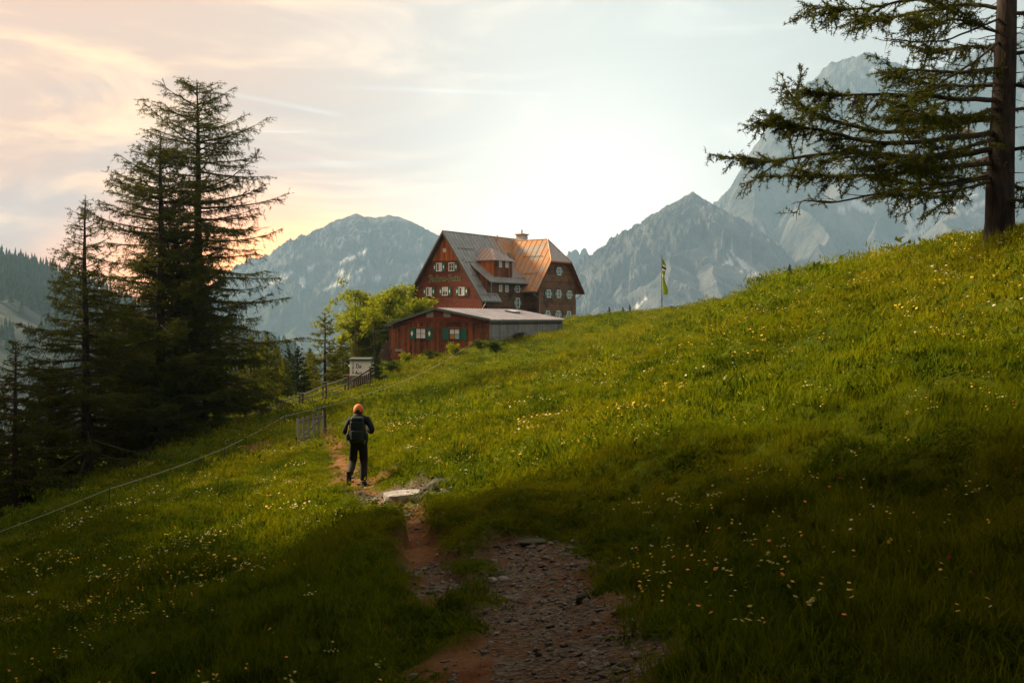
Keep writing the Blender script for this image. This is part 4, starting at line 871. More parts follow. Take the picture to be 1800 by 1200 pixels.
# dormer cheek boards (upright, red)
n_ = 2.95
while n_ < DN - 0.05:
    n2 = min(n_ + 0.26, DN); top = lambda q: DEZ + (DE - q) * (DTZ - DEZ) / (DE - DT) - 0.14
    board([(n_, DL0 - .04, hz_(mroof(n_))), (n2 - .012, DL0 - .04, hz_(mroof(n2))), (n2 - .012, DL0 - .04, hz_(top(n2))), (n_, DL0 - .04, hz_(top(n_))), (n_, DL0 + .03, hz_(mroof(n_))), (n2 - .012, DL0 + .03, hz_(mroof(n2))), (n2 - .012, DL0 + .03, hz_(top(n2))), (n_, DL0 + .03, hz_(top(n_)))], 'upright_board', M['shed_board']); n_ = n2
# ---- roofs
def slab(quad, th, name, m, parent=house):
    """roof plate: four points (n, L, z) anticlockwise seen from above, thickness th downward"""
    return MB().prism([(a, b, hz_(c) - th) for a, b, c in quad], (0, 0, th)).build(name, m, parent)
OV = -0.15
roof = slab([(0, OV, APZ), (EW, OV, EZ), (EW, 3.8, EZ), (0, 3.8, APZ)], 0.16, 'roof', M['roof'])
r2 = slab([(0, 3.8, APZ), (2.9, 3.8, mroof(2.9)), (2.9, 10.4, mroof(2.9)), (0, 10.4, APZ)], 0.16, 'roof', M['roof'])
r3 = slab([(0, 10.4, APZ), (EW, 10.4, EZ), (EW, 20.4, EZ), (0, 20.4, APZ)], 0.16, 'roof', M['roof'])
slab([(-EW, OV, EZ), (0, OV, APZ), (0, 20.4, APZ), (-EW, 20.4, EZ)], 0.16, 'roof', M['roof'])
def seams(pr, f, l0, l1, n0, n1, step, m='seam'):
    l_ = l0
    while l_ < l1:
        a, b = n0(l_), n1(l_)
        if b - a > 0.15: MB().bar((a, l_, hz_(f(a)) + .012), (b, l_, hz_(f(b)) + .012), 0.03, 0.035).build('seam', M[m], pr)
        l_ += step
seams(roof, mroof, 0.35, 3.75, lambda l: 0.02, lambda l: EW, 0.7)
seams(r2, mroof, 3.9, 10.3, lambda l: 0.02, lambda l: 2.7, 0.7)
seams(r3, mroof, 10.5, 14.0, lambda l: 0.02, lambda l: max(0.1, min(5, (APZ - (WR - KW * abs(LW - l))) / KM)), 0.7)
MB().tube([(0, OV - .02, hz_(APZ) + .02), (0, 20.4, hz_(APZ) + .02)], 0.07, 6).build('ridge_cap', M['roof'], house)
# verge boards at the gable
for sg in (-1, 1):
    MB().prism([(0, OV - .05, hz_(APZ) + .03), (sg * EW, OV - .05, hz_(EZ) + .03), (sg * EW, OV - .05, hz_(EZ) - .26), (0, OV - .05, hz_(APZ) - .33)], (0, 0.05, 0)).build('verge_board', M['fascia'], house)
    MB().prism([(0, OV, hz_(APZ) - .175), (sg * EW, OV, hz_(EZ) - .175), (sg * EW, OV, hz_(EZ) - .20), (0, OV, hz_(APZ) - .20)], (0, 0.75, 0)).build('soffit', M['dark_wood'], house)
# long dormer roof
dro = lambda n: DEZ + (DE - n) * (DTZ - DEZ) / (DE - DT)
dr = slab([(DT - .1, DL0 - .3, dro(DT - .1)), (DE, DL0 - .3, DEZ), (DE, DL1, DEZ), (DT - .1, DL1, dro(DT - .1))], 0.12, 'dormer_roof', M['roof'])
seams(dr, dro, DL0 + .1, DL1, lambda l: DT, lambda l: DE, 0.6)
MB().prism([(DE - .03, DL0 - .3, hz_(DEZ) - .02), (DE + .12, DL0 - .3, hz_(DEZ) - .02), (DE + .10, DL0 - .3, hz_(DEZ) - .14), (DE, DL0 - .3, hz_(DEZ) - .16)], (0, DL1 - DL0 + .3, 0)).build('gutter', M['gutter'], house)
MB().box((DN - .02, DL0, hz_(4.2)), (DE - .05, DL1 - .4, hz_(4.27))).build('soffit', M['dark_wood'], house)
MB().prism([(EW - .02, OV, hz_(EZ) - .04), (EW + .13, OV, hz_(EZ) - .04), (EW + .10, OV, hz_(EZ) - .17), (EW, OV, hz_(EZ) - .18)], (0, 3.95, 0)).build('gutter', M['gutter'], house)
# wing roof with half hip
wr = lambda d: WR - KW * abs(d)
HN, HE, HEZ = 5.74, 7.85, 7.30; HQ = (WR - HEZ) / KW
W1 = slab([(0.2, LW, WR), (0.2, LW - WE, WEZ), (HE, LW - WE, WEZ), (HE, LW - HQ, HEZ), (HN, LW, WR)][::-1], 0.15, 'wing_roof', M['roof_wing'])
W2 = slab([(0.2, LW, WR), (HN, LW, WR), (HE, LW + HQ, HEZ), (HE, LW + WE, WEZ), (0.2, LW + WE, WEZ)][::-1], 0.15, 'wing_roof', M['roof_wing'])
W3 = slab([(HN, LW, WR), (HE, LW - HQ, HEZ), (HE, LW + HQ, HEZ)], 0.12, 'hip_roof', M['roof_dormer'])
nn = 1.0
while nn < 7.8:
    dmax = WE if nn > 5.9 else max(0.2, min(WE, (WR - mroof(nn)) / KW)) if mroof(nn) > DEZ else WE
    lo = HQ * max(0, (nn - HN) / (HE - HN))
    MB().bar((nn, LW - lo, hz_(wr(lo)) + .012), (nn, LW - dmax, hz_(wr(dmax)) + .012), 0.035, 0.05).build('seam', M['seam'], W1); nn += 0.8
for (a, b) in (((0.2, LW, WR), (HN, LW, WR)), ((HN, LW, WR), (HE, LW - HQ, HEZ)), ((HN, LW, WR), (HE, LW + HQ, HEZ))):
    MB().tube([(a[0], a[1], hz_(a[2]) + .02), (b[0], b[1], hz_(b[2]) + .02)], 0.06, 6).build('ridge_cap', M['roof_wing'], house)
for sg in (-1, 1):
    MB().prism([(HE + .01, LW + sg * HQ, hz_(HEZ) + .03), (HE + .01, LW + sg * WE, hz_(WEZ) + .03), (HE + .01, LW + sg * WE, hz_(WEZ) - .25), (HE + .01, LW + sg * HQ, hz_(HEZ) - .28)], (0.05, 0, 0)).build('verge_board', M['fascia'], house)
    MB().prism([(HE - .02, LW + sg * HQ, hz_(HEZ) - .17), (HE - .02, LW + sg * WE, hz_(WEZ) - .17), (HE - .02, LW + sg * WE, hz_(WEZ) - .20), (HE - .02, LW + sg * HQ, hz_(HEZ) - .20)], (-0.65, 0, 0)).build('soffit', M['amber_board'], house)
MB().box((HE - .02, LW - HQ - .05, hz_(HEZ) - .18), (HE + .05, LW + HQ + .05, hz_(HEZ) - .01)).build('fascia', M['amber_board'], house)
MB().box((WN - .1, LW - HQ, hz_(HEZ) - .22), (HE - .04, LW + HQ, hz_(HEZ) - .19)).build('soffit', M['amber_board'], house)
for sg in (-1, 1):
    MB().prism([(WN - .9, LW + sg * (WE - .02), hz_(WEZ) - .04), (WN - .9, LW + sg * (WE + .13), hz_(WEZ) - .04), (WN - .9, LW + sg * (WE + .1), hz_(WEZ) - .17), (WN - .9, LW + sg * WE, hz_(WEZ) - .18)][::sg], (HE - WN + .85, 0, 0)).build('gutter', M['gutter'], house)
# small top dormer: ridge runs out from the main roof, hipped front
TL, TQ, TN, TWZ, TRZ = 5.5, 1.87, 5.0, 7.12, 8.68
MB().prism([(1.6, TL - TQ, hz_(4.6)), (TN, TL - TQ, hz_(4.6)), (TN, TL - TQ, hz_(TWZ)), (1.6, TL - TQ, hz_(TWZ))], (0, 2 * TQ, 0)).build('dormer_wall', M['inner_wall'], house)
l_ = TL - TQ
while l_ < TL + TQ - .02:
    l2 = min(l_ + 0.22, TL + TQ); z0 = dro(TN) - .1
    board([(TN + .04 + .01 * rg.random(), l_, hz_(z0)), (TN + .04, l2 - .012, hz_(z0)), (TN + .04, l2 - .012, hz_(TWZ)), (TN + .04, l_, hz_(TWZ)), (TN - .02, l_, hz_(z0)), (TN - .02, l2 - .012, hz_(z0)), (TN - .02, l2 - .012, hz_(TWZ)), (TN - .02, l_, hz_(TWZ))], 'upright_board', M['shed_board']); l_ = l2
n_ = 2.45
while n_ < TN - .02:
    n2 = min(n_ + 0.24, TN); f = lambda q: max(dro(q), mroof(q)) - .05; y0 = TL - TQ - .04
    board([(n_, y0, hz_(f(n_))), (n2 - .012, y0, hz_(f(n2))), (n2 - .012, y0, hz_(TWZ)), (n_, y0, hz_(TWZ)), (n_, y0 + .06, hz_(f(n_))), (n2 - .012, y0 + .06, hz_(f(n2))), (n2 - .012, y0 + .06, hz_(TWZ)), (n_, y0 + .06, hz_(TWZ))], 'upright_board', M['amber_board']); n_ = n2
TO = TQ + .32; TF_ = TN + .38; TRF = 3.35; TEZ = TWZ - .02
d1 = slab([(1.0, TL, TRZ), (1.0, TL - TO, TEZ), (TF_, TL - TO, TEZ), (TRF, TL, TRZ)][::-1], 0.09, 'dormer_roof', M['roof_dormer'])
slab([(1.0, TL, TRZ), (TRF, TL, TRZ), (TF_, TL + TO, TEZ), (1.0, TL + TO, TEZ)][::-1], 0.09, 'dormer_roof', M['roof_dormer'])
d3 = slab([(TRF, TL, TRZ), (TF_, TL - TO, TEZ), (TF_, TL + TO, TEZ)], 0.09, 'dormer_roof', M['roof_dormer'])
for k_ in range(6):
    nn = 1.5 + k_ * 0.62; tt = max(0.0, (nn - TRF) / (TF_ - TRF)); MB().bar((nn, TL - TO * tt, hz_(TRZ + (TEZ - TRZ) * tt) + .01), (nn, TL - TO, hz_(TEZ) + .01), 0.03, 0.04).build('seam', M['seam'], d1)
for k_ in range(1, 6):
    q = -TO + 2 * TO * k_ / 6; tt = abs(q) / TO; MB().bar((TRF + (TF_ - TRF) * tt, TL + q, hz_(TRZ + (TEZ - TRZ) * tt) + .01), (TF_, TL + q, hz_(TEZ) + .01), 0.03, 0.04).build('seam', M['seam'], d3)
# snow guards
def guard(f, n, la, lb, pr):
    m_ = MB().bar((n, la, hz_(f(n)) + .16), (n, lb, hz_(f(n)) + .16), 0.05, 0.05)
    q = la + .2
    while q < lb: m_.bar((n, q, hz_(f(n)) - .02), (n, q, hz_(f(n)) + .16), 0.03, 0.03); q += 0.8
    m_.build('snow_guard', M['seam'], pr)
guard(mroof, 1.55, 0.8, 4.2, roof); guard(mroof, 2.75, .7, 2.4, roof); guard(mroof, 3.9, .6, 1.7, roof); guard(mroof, 4.8, .5, 1.6, roof); guard(mroof, 5.55, .4, 3.5, roof)
guard(mroof, 2.6, 8.2, 10.2, r2); guard(dro, 5.2, 7.6, 10.4, dr)
for d_ in (2.0, 3.9):
    nb = 6.6 if d_ > 3 else 6.3; MB().bar((2.0 + d_ * .6, LW - d_, hz_(wr(d_)) + .14), (nb, LW - d_, hz_(wr(d_)) + .14), 0.05, 0.05).build('snow_guard', M['seam'], W1)
# chimney, vents, skylight
ch = MB().box((0.75, 14.45, hz_(8.2)), (1.85, 15.55, hz_(11.05))).build('chimney', M['plaster'], house)
MB().box((0.6, 14.3, hz_(11.05)), (2.0, 15.7, hz_(11.17))).build('cap', M['rust'], ch); MB().tube([(1.3, 15.0, hz_(11.17)), (1.3, 15.0, hz_(11.75))], 0.10, 10).build('flue', M['rust'], ch)
MB().tube([(0.35, h_L(874, .35), hz_(9.9)), (0.35, h_L(874, .35), hz_(10.75))], 0.07, 8).build('vent_pipe', M['rust'], house)
MB().tube([(3.5, 6.9, hz_(7.6)), (3.5, 6.9, hz_(8.3))], 0.06, 8).build('vent_pipe', M['seam'], house)
sk = MB().bar((1.55, 11.7, hz_(mroof(1.55)) + .08), (2.15, 11.7, hz_(mroof(2.15)) + .08), 0.75, 0.16).build('skylight', M['seam'], house)
MB().bar((1.62, 11.7, hz_(mroof(1.62)) + .17), (2.08, 11.7, hz_(mroof(2.08)) + .17), 0.6, 0.03).build('pane', M['sky_tint'], sk)
# drainpipes
def pipe(pts, r=0.055): MB().tube([(a, b, hz_(c)) for a, b, c in pts], r, 8).build('drainpipe', M['gutter'], house)
pipe([(DE + .03, DL0 - .1, 4.32), (DE + .03, DL0 - .1, 4.0), (DE - .1, DL0, 3.7), (DE - .1, DL0, 2.45)]); pipe([(EW + .03, .45, 2.0), (EW + .03, .45, 1.75), (5.55, .45, 1.15), (5.55, .45, 0.3)]); pipe([(WN + .12, LW - WE + .1, 3.25), (WN + .12, LW - WE + .1, 3.0), (WN + .12, LW - WQ + .12, 2.6), (WN + .12, LW - WQ + .12, -1.5)])
pipe([(WN + .10, LW + WE - .05, 3.25), (WN + .10, LW + WE - .05, 3.0), (WN + .10, LW + WQ - .05, 2.5), (WN + .10, LW + WQ - .05, 0.6)])
# ---- windows.  plane 'g': gable (L const, looks along -L); plane 'l': long side (n const, looks along +n)
def placer(plane, c):
    if plane == 'g': return lambda s_, d_, z_: (s_, c - d_, hz_(z_))
    return lambda s_, d_, z_: (c + d_, s_, hz_(z_))
def pbox(f, s0, s1, d0, d1, z0, z1):
    m_ = MB(); P_ = [f(s_, d_, z_) for z_ in (z0, z1) for (s_, d_) in ((s0, d0), (s1, d0), (s1, d1), (s0, d1))]
    return m_.add(P_, [(0,3,2,1),(4,5,6,7),(0,1,5,4),(1,2,6,5),(2,3,7,6),(3,0,4,7)])
def window(f, s, z, wd, hh, sh=(True, True), bars=True, frame='white_paint', casement=None, parent=None, shm='green_paint', panes=None, diamond=True, d=0.0):
    P_ = parent or house; fw = 0.07
    m_ = MB()
    for a in (pbox(f, s - wd/2, s - wd/2 + fw, d - .02, d + .10, z - hh/2, z + hh/2), pbox(f, s + wd/2 - fw, s + wd/2, d - .02, d + .10, z - hh/2, z + hh/2), pbox(f, s - wd/2 + fw, s + wd/2 - fw, d - .02, d + .10, z + hh/2 - fw, z + hh/2), pbox(f, s - wd/2 + fw, s + wd/2 - fw, d - .02, d + .10, z - hh/2, z - hh/2 + fw)): m_.add(a.v, a.f)
    w_ = m_.build('window', M[frame], P_)
    iw, ih = wd - 2 * fw, hh - 2 * fw
    for i in (0, 1):
        for j in (0, 1):
            a = s - iw/2 + i * iw/2 + .012; b = a + iw/2 - .024; c0 = z - ih/2 + j * ih/2 + .012
            pm = (panes or {}).get((i, j), 'glass'); pbox(f, a, b, d, d + .03, c0, c0 + ih/2 - .024).build('pane', M[pm], w_)
    if bars:
        pbox(f, s - .016, s + .016, d + .005, d + .07, z - ih/2, z + ih/2).build('glazing_bar', M[frame], w_); pbox(f, s - iw/2, s - .023, d + .005, d + .068, z - .014, z + .014).build('glazing_bar', M[frame], w_); pbox(f, s + .023, s + iw/2, d + .005, d + .068, z - .014, z + .014).build('glazing_bar', M[frame], w_)
    if casement: pbox(f, s - iw * .12, s + iw/2 - .01, d + .034, d + .045, z - ih/2 + .01, z + ih/2 - .01).build('sky_tint', M['sky_tint'], w_)  # pale panel before the glass, coloured like reflected sky
    sw = wd * 0.56; dk = .20 if f in (fg, fs_) else .11
    for side, on in zip((-1, 1), sh):
        if not on: continue
        c = s + side * (wd/2 + .03 + sw/2); q = pbox(f, c - sw/2, c + sw/2, d + .03, d + .075, z - hh/2 - .02, z + hh/2 + .02).build('shutter', M[shm], P_)
        if diamond:
            A_ = [f(c, d + .077, z + hh * .27), f(c + sw * dk, d + .077, z), f(c, d + .077, z - hh * .27), f(c - sw * dk, d + .077, z)]; v_ = np.array(f(0, .012, 0)) - np.array(f(0, 0, 0)); MB().prism(A_, v_).build('diamond', M['white_paint'], q)
    return w_
fg = placer('g', 0.585); fs_ = None
for px, py, sh, cs in ((772.3, 469.5, (1, 1), 1), (794, 469, (0, 1), 0), (754.5, 512.5, (1, 1), 1), (782.7, 512, (1, 1), 0), (812, 512, (1, 1), 1)):
    window(fg, h_n(px, .58), h_z(py, .58, h_n(px, .58)), 0.86, 1.02, sh, not cs, casement=cs, panes={(0, 1): 'sky_tint', (1, 1): 'sky_tint'} if px == 782.7 else None)
fl_ = placer('l', DN + .05)
for px, py, wd, hh, sh in ((878.6, 506.5, .55, .85, (0, 0)), (889.8, 507, .55, .85, (0, 0)), (908.6, 508, .78, .85, (1, 1)), (925.2, 508.8, .5, .85, (0, 0)), (908.8, 532.3, .78, 1.22, (1, 1))):
    L_ = h_L(px, DN); window(fl_, L_, h_z(py, L_, DN), wd, hh, [bool(q) for q in sh])
fw_ = placer('l', WN + .05)
for px, py, wd, hh, sh in ((981.7, 477, .80, 1.0, (1, 1)), (963.2, 516.2, .80, 1.0, (1, 1)), (980.8, 516.6, .80, 1.0, (1, 1)), (999.6, 517.8, .80, 1.0, (1, 1)), (961.5, 553, .80, 1.0, (1, 1)), (980, 553, .80, 1.0, (1, 1)), (998.6, 556, .78, 1.35, (1, 1))):
    L_ = h_L(px, WN); window(fw_, L_, h_z(py, L_, WN), wd, hh, sh)
ft_ = placer('l', TN + .05)
for px, py in ((878.6, 464), (889.8, 464.5)): L_ = h_L(px, TN); window(ft_, L_, h_z(py, L_, TN), .48, .80, (0, 0))
# ---- lettering and emblem on the gable: broad-nib strokes
GL = {  # strokes in a grid with x-height 1, ascender 1.6
 'A': (1.25, [[(.0,.1),(.25,0),(.45,.2),(.45,1.25)],[(.45,1.25),(.2,1.55),(0,1.35),(.1,1.05)],[(.45,1.5),(.75,1.6),(1.0,1.35),(1.0,.2),(1.2,0)],[(.45,.75),(1.0,.75)],[(.25,1.5),(.6,1.65)]]),
 'u': (.95, [[(0,.9),(.15,1.0),(.15,.2),(.35,0),(.65,.2)],[(.65,1.0),(.65,.15),(.85,0)]]), 's': (.55, [[(.05,-.35),(.2,-.1),(.2,1.35),(.4,1.6),(.6,1.5)],[(.0,.95),(.3,1.0)]]),
 't': (.62, [[(.2,1.35),(.2,.2),(.4,0),(.58,.12)],[(0,.98),(.5,.98)]]), 'r': (.68, [[(0,.9),(.15,1.0),(.15,.15),(.28,0)],[(.15,.8),(.4,1.0),(.6,.85)]]), 'i': (.45, [[(0,.9),(.15,1.0),(.15,.15),(.35,0)],[(.15,1.38),(.2,1.42)]]),
 'a': (.92, [[(.6,.95),(.25,1.0),(.1,.75),(.1,.25),(.3,0),(.6,.25)],[(.6,1.0),(.6,.15),(.8,0)]]), '-': (.6, [[(.05,.62),(.45,.62)],[(.05,.45),(.45,.45)]]),
 'H': (1.2, [[(.0,1.3),(.2,1.6),(.35,1.4),(.3,.15),(.1,-.1)],[(.35,1.4),(.75,1.6),(1.05,1.4)],[(.35,.75),(.7,1.0),(.95,.75),(.95,.2),(.7,-.25)]]),
 'ü': (.95, [[(0,.9),(.15,1.0),(.15,.2),(.35,0),(.65,.2)],[(.65,1.0),(.65,.15),(.85,0)],[(.15,1.38),(.2,1.42)],[(.6,1.38),(.65,1.42)]]), 'e': (.7, [[(.5,.15),(.28,0),(.1,.2),(.1,.8),(.3,1.0),(.5,.78),(.12,.5)]])}
txt = ['A', 'u', 's', 't', 'r', 'i', 'a', '-', 'H', 'ü', 't', 't', 'e']; tot = sum(GL[c_][0] for c_ in txt)
s0, s1 = h_n(754, .58), h_n(811, .58); un = (s1 - s0) / tot; zb = h_z(494.6, .58, 0); let = MB(); cur = s0; nib = np.array([.085, .085])
for c_ in txt:
    for st in GL[c_][1]:
        for a, b in zip(st[:-1], st[1:]):
            a = np.array(a); b = np.array(b); q = [a - nib, a + nib, b + nib, b - nib]
            if abs((b - a)[0] - (b - a)[1]) < .08: nb2 = np.array([.085, -.05]); q = [a - nb2, a + nb2, b + nb2, b - nb2]
            ar = sum(q[i][0] * q[(i+1) % 4][1] - q[(i+1) % 4][0] * q[i][1] for i in range(4)); q = q if ar > 0 else q[::-1]
            let.prism([(cur + p_[0] * un, .555, hz_(zb + p_[1] * un * 1.05)) for p_ in q], (0, .04, 0))
    cur += GL[c_][0] * un
M['letter'] = plain('verdigris_letters', (0.13, 0.20, 0.10), 0.6)
lo_ = let.build('lettering', M['letter'], house); lo_['label'] = 'green blackletter lettering on the red gable'
ec, ez = h_n(781.5, .55), h_z(440, .55, 0); em_ = MB()
for k_ in range(8):
    a = k_ * math.pi / 4 + .2; rr = .36 if k_ % 2 else .30; da = .30
    em_.prism([(ec + math.cos(q) * r_, .52 - .004 * (k_ % 2), hz_(ez + math.sin(q) * r_)) for q, r_ in ((a - da * 1.6, .10), (a - da * .45, rr * .75), (a, rr), (a + da * .45, rr * .75), (a + da * 1.6, .10))], (0, .03, 0))
eo = em_.build('emblem', M['white_paint'], house); eo['label'] = 'white edelweiss flower emblem under the gable tip'
MB().tube([(ec, .50, hz_(ez)), (ec, .545, hz_(ez))], 0.11, 10).build('flower_centre', M['sky_tint'], eo)

# ------------------------------------------------------------------ the shed in front of the hut
SZ = -5.2
shed = empty('timber_shed', (SAx, SAy, SZ), -SA, 'low red-brown timber shed with a pale metal roof in front of the hut', 'shed')
RZ, RH, LHW, RHZ, LHZ, SL = (HY - 541) / FPX * SAy, 5.46, 5.25, -.06, -.56, 16.3          # ridge height, half widths, eave heights, length
def sz(z): return z - SZ
def s_n(px, L): k = (px - CX) / FPX; return (k * (SAy + SU[1] * L) - SAx - SU[0] * L) / (SV[0] - k * SV[1])
def s_L(px, n): k = (px - CX) / FPX; return (k * (SAy + SV[1] * n) - SAx - SV[0] * n) / (SU[0] - k * SU[1])
def s_z(py, L, n): return (HY - py) / FPX * (SAy + SU[1] * L + SV[1] * n)
sroof = lambda n: RZ + (RHZ - RZ) * n / RH if n > 0 else RZ + (LHZ - RZ) * (-n) / LHW
NR, NL = 5.2, -4.95
MB().prism([(NL, .05, sz(-5.0)), (NR, .05, sz(-5.0)), (NR, .05, sz(sroof(NR) - .2)), (0, .05, sz(RZ - .2)), (NL, .05, sz(sroof(NL) - .2))], (0, SL - .3, 0)).build('wall', M['inner_wall'], shed)
srf = MB().prism([(0, -.25, sz(RZ)), (RH, -.25, sz(RHZ)), (RH, -.25, sz(RHZ) - .10), (0, -.25, sz(RZ) - .10)], (0, SL + .25, 0)).build('roof', M['roof_shed'], shed)
MB().prism([(0, -.25, sz(RZ)), (0, -.25, sz(RZ) - .10), (-LHW, -.25, sz(LHZ) - .10), (-LHW, -.25, sz(LHZ))], (0, SL + .25, 0)).build('roof', M['roof_shed'], shed)
q = 0.3
while q < SL: MB().bar((0.02, q, sz(RZ) + .015), (RH, q, sz(RHZ) + .015), .03, .045).build('seam', M['roof_shed'], srf); q += 0.55
M['slate_trim'] = plain('slate_green_trim', (0.055, 0.075, 0.075), 0.6)
for a, b in (((0, RZ), (RH + .05, RHZ)), ((0, RZ), (-LHW - .05, LHZ))): MB().prism([(a[0], -.31, sz(a[1]) + .04), (b[0], -.31, sz(b[1]) + .04), (b[0], -.31, sz(b[1]) - .16), (a[0], -.31, sz(a[1]) - .17)], (0, .06, 0)).build('verge_board', M['slate_trim'], shed)
MB().box((RH - .02, -.25, sz(RHZ) - .14), (RH + .10, SL, sz(RHZ) - .02)).build('gutter', M['gutter'], shed)
sk = MB().bar((1.5, 11.3, sz(sroof(1.5)) + .10), (2.5, 11.3, sz(sroof(2.5)) + .10), 1.4, .14).build('skylight', M['slate_trim'], shed); MB().bar((1.6, 11.3, sz(sroof(1.6)) + .185), (2.4, 11.3, sz(sroof(2.4)) + .185), 1.2, .03).build('pane', M['sky_tint'], sk)
def sboard(P_, name, m): me_ = bpy.data.meshes.new(name); me_.from_pydata([tuple(map(float, v)) for v in P_], [], [(0,1,2,3),(7,6,5,4),(4,5,1,0),(5,6,2,1),(6,7,3,2),(7,4,0,3)]); me_.update(); return link(name, me_, m, shed)
x = NL
while x < NR - .02:
    wd = .17 + .11 * rg.random(); x1 = min(x + wd, NR); f0 = .02 - .03 * rg.random(); zt = min(sroof(x), sroof(x1 - .01)) - .55 if abs(x) < 4.6 else min(sroof(x), sroof(x1 - .01)) - .2
    zt = min(zt, -.28)
    sboard([(x, f0, sz(-4.9)), (x1 - .014, f0, sz(-4.9)), (x1 - .014, f0, sz(zt)), (x, f0, sz(zt)), (x, .07, sz(-4.9)), (x1 - .014, .07, sz(-4.9)), (x1 - .014, .07, sz(zt)), (x, .07, sz(zt))], 'upright_board', M['shed_board']); x = x1
z = -.28                                                                  # level boards in the flat gable
while z < RZ - .25:
    zt = min(z + .20, RZ - .16); a = lambda s_, zz: s_ * min(5.1, max(.05, (RZ - .14 - zz) / ((RZ - RHZ) / RH if s_ > 0 else (RZ - LHZ) / LHW)))
    sboard([(a(-1, z), .0, sz(z)), (a(1, z), .0, sz(z)), (a(1, zt), .0, sz(zt)), (a(-1, zt), .0, sz(zt)), (a(-1, z), .07, sz(z)), (a(1, z), .07, sz(z)), (a(1, zt), .07, sz(zt)), (a(-1, zt), .07, sz(zt))], 'board', M['gable_board']); z += .215
MB().box((-4.6, -.06, sz(-.36)), (4.9, .0, sz(-.24))).build('beam', M['gable_board'], shed)
for px in (756, 786): n_ = s_n(px, 0); MB().box((n_ - .35, -.05, sz(.12)), (n_ + .35, .0, sz(.62))).build('plank_panel', M['grey_board'], shed)
q = .1
while q < SL - .3:
    wd = .20 + .14 * rg.random(); q1 = min(q + wd, SL - .25); nn = NR + .05 + .02 * rg.random(); zt = sroof(NR) - .22
    sboard([(nn, q, sz(-4.6)), (nn, q1 - .014, sz(-4.6)), (nn, q1 - .014, sz(zt)), (nn, q, sz(zt)), (NR - .02, q, sz(-4.6)), (NR - .02, q1 - .014, sz(-4.6)), (NR - .02, q1 - .014, sz(zt)), (NR - .02, q, sz(zt))], 'upright_board', M['grey_board']); q = q1
MB().box((NR + .075, .1, sz(-.50)), (NR + .12, SL - .4, sz(-.36))).build('rail', M['dark_wood'], shed); MB().box((NR + .075, .1, sz(-1.55)), (NR + .11, SL - 4, sz(-1.45))).build('rail', M['grey_board'], shed)
def splacer(c): return lambda s_, d_, z_: (s_, c - d_, sz(z_))
fs = splacer(-.01); fs_ = fs
M['white_pane'] = plain('bright_window_pane', (0.66, 0.67, 0.68), 0.25, var=0.06); M['slate_frame'] = plain('slate_window_frame', (0.03, 0.035, 0.05), 0.6)
for px, py, panes in ((740.2, 586, {(i, j): 'white_pane' for i in (0, 1) for j in (0, 1)}), (799.5, 587, {(0, 1): 'white_pane', (1, 1): 'white_pane', (0, 0): 'paper_orange', (1, 0): 'paper_blue'})):
    n_ = s_n(px, 0); zc = s_z(py, 0, n_); window(fs, n_, zc, 1.12, 1.0, (True, True), True, 'slate_frame', None, shed, 'green_paint', panes, px < 760)
    MB().box((n_ - .6, -.14, sz(zc + .52)), (n_ + .6, .0, sz(zc + .60))).build('lintel', M['amber_board'], shed)
n_ = s_n(702, 0); MB().box((n_ - .42, -.07, sz(s_z(617.5, 0, n_))), (n_ + .38, .0, sz(s_z(613.5, 0, n_)))).build('nameplate', M['grey_board'], shed)
n_ = s_n(736, 0); MB().tube([(n_, -.1, sz(s_z(568, 0, n_))), (n_, -.06, sz(s_z(574, 0, n_)))], .07, 8).build('lamp', M['rust'], shed)
# lean-to with a stepped wood pile left of the shed
n_ = NL - .15
lt = empty('lean_to', (0, 0, 0), 0, 'dark lean-to with a stacked wood pile at the left end of the shed', 'lean-to')
_w = lambda n, L, z_: np.array([SAx + SV[0] * n + SU[0] * L, SAy + SV[1] * n + SU[1] * L, z_])
bl = _w(NL - 1.0, 1.5, 0); bl[2] = gz1(bl[0], bl[1]); lt.location = bl; lt.rotation_euler = (0, 0, -SA)
MB().prism([(-1.0, -1.3, 2.75), (.95, -1.3, 3.0), (.95, -1.3, 2.92), (-1.0, -1.3, 2.67)], (0, 3.0, 0)).build('roof', M['slate_trim'], lt)
for a, b in ((-.85, -1.1), (-.85, 1.4)): MB().box((a - .06, b - .06, -.4), (a + .06, b + .06, 2.68)).build('post', M['dark_wood'], lt)
for k_ in range(9): MB().box((-.72, -1.0 + .14 * k_, .0 + .2 * k_), (.72, 1.3, .16 + .2 * k_)).build('timber', M['dark_wood'], lt)
# ------------------------------------------------------------------ white notice hut
kb = np.array(base(636, 79)); kz = kb[2]
kio = empty('notice_board', tuple(kb), R(-8), 'white painted notice board with a dark roof behind the fence gate', 'sign')
zt_, z0_ = (HY - 633.5) / FPX * 79 - kz, (HY - 660) / FPX * 79 - kz
MB().box((-.92, -.25, z0_), (.92, .35, zt_)).build('panel', M['white_paint'], kio); M['stone'] = plain('rubble_stone', (0.22, 0.19, 0.17), 0.9, var=0.4, scale=6)
MB().box((-.85, -.2, -.5), (.85, .3, z0_ - .002)).build('plinth', M['stone'], kio); MB().prism([(-1.0, -.42, zt_ + .02), (1.0, -.42, zt_ + .02), (1.0, -.42, zt_ + .14), (-1.0, -.42, zt_ + .14)], (0, .9, .10)).build('roof', M['slate_trim'], kio)
M['ink'] = plain('black_lettering', (0.02, 0.022, 0.03), 0.6)
arrow = MB().box((-.66, -.262, z0_ + .15), (-.62, -.25, zt_ - .05))
for zz_ in (z0_ + .22, (z0_ + zt_) / 2): arrow.prism([(-.72, -.264, zz_ + .06), (-.64, -.264, zz_ - .07), (-.56, -.264, zz_ + .06)], (0, .013, 0))
arrow.build('arrow', M['ink'], kio)
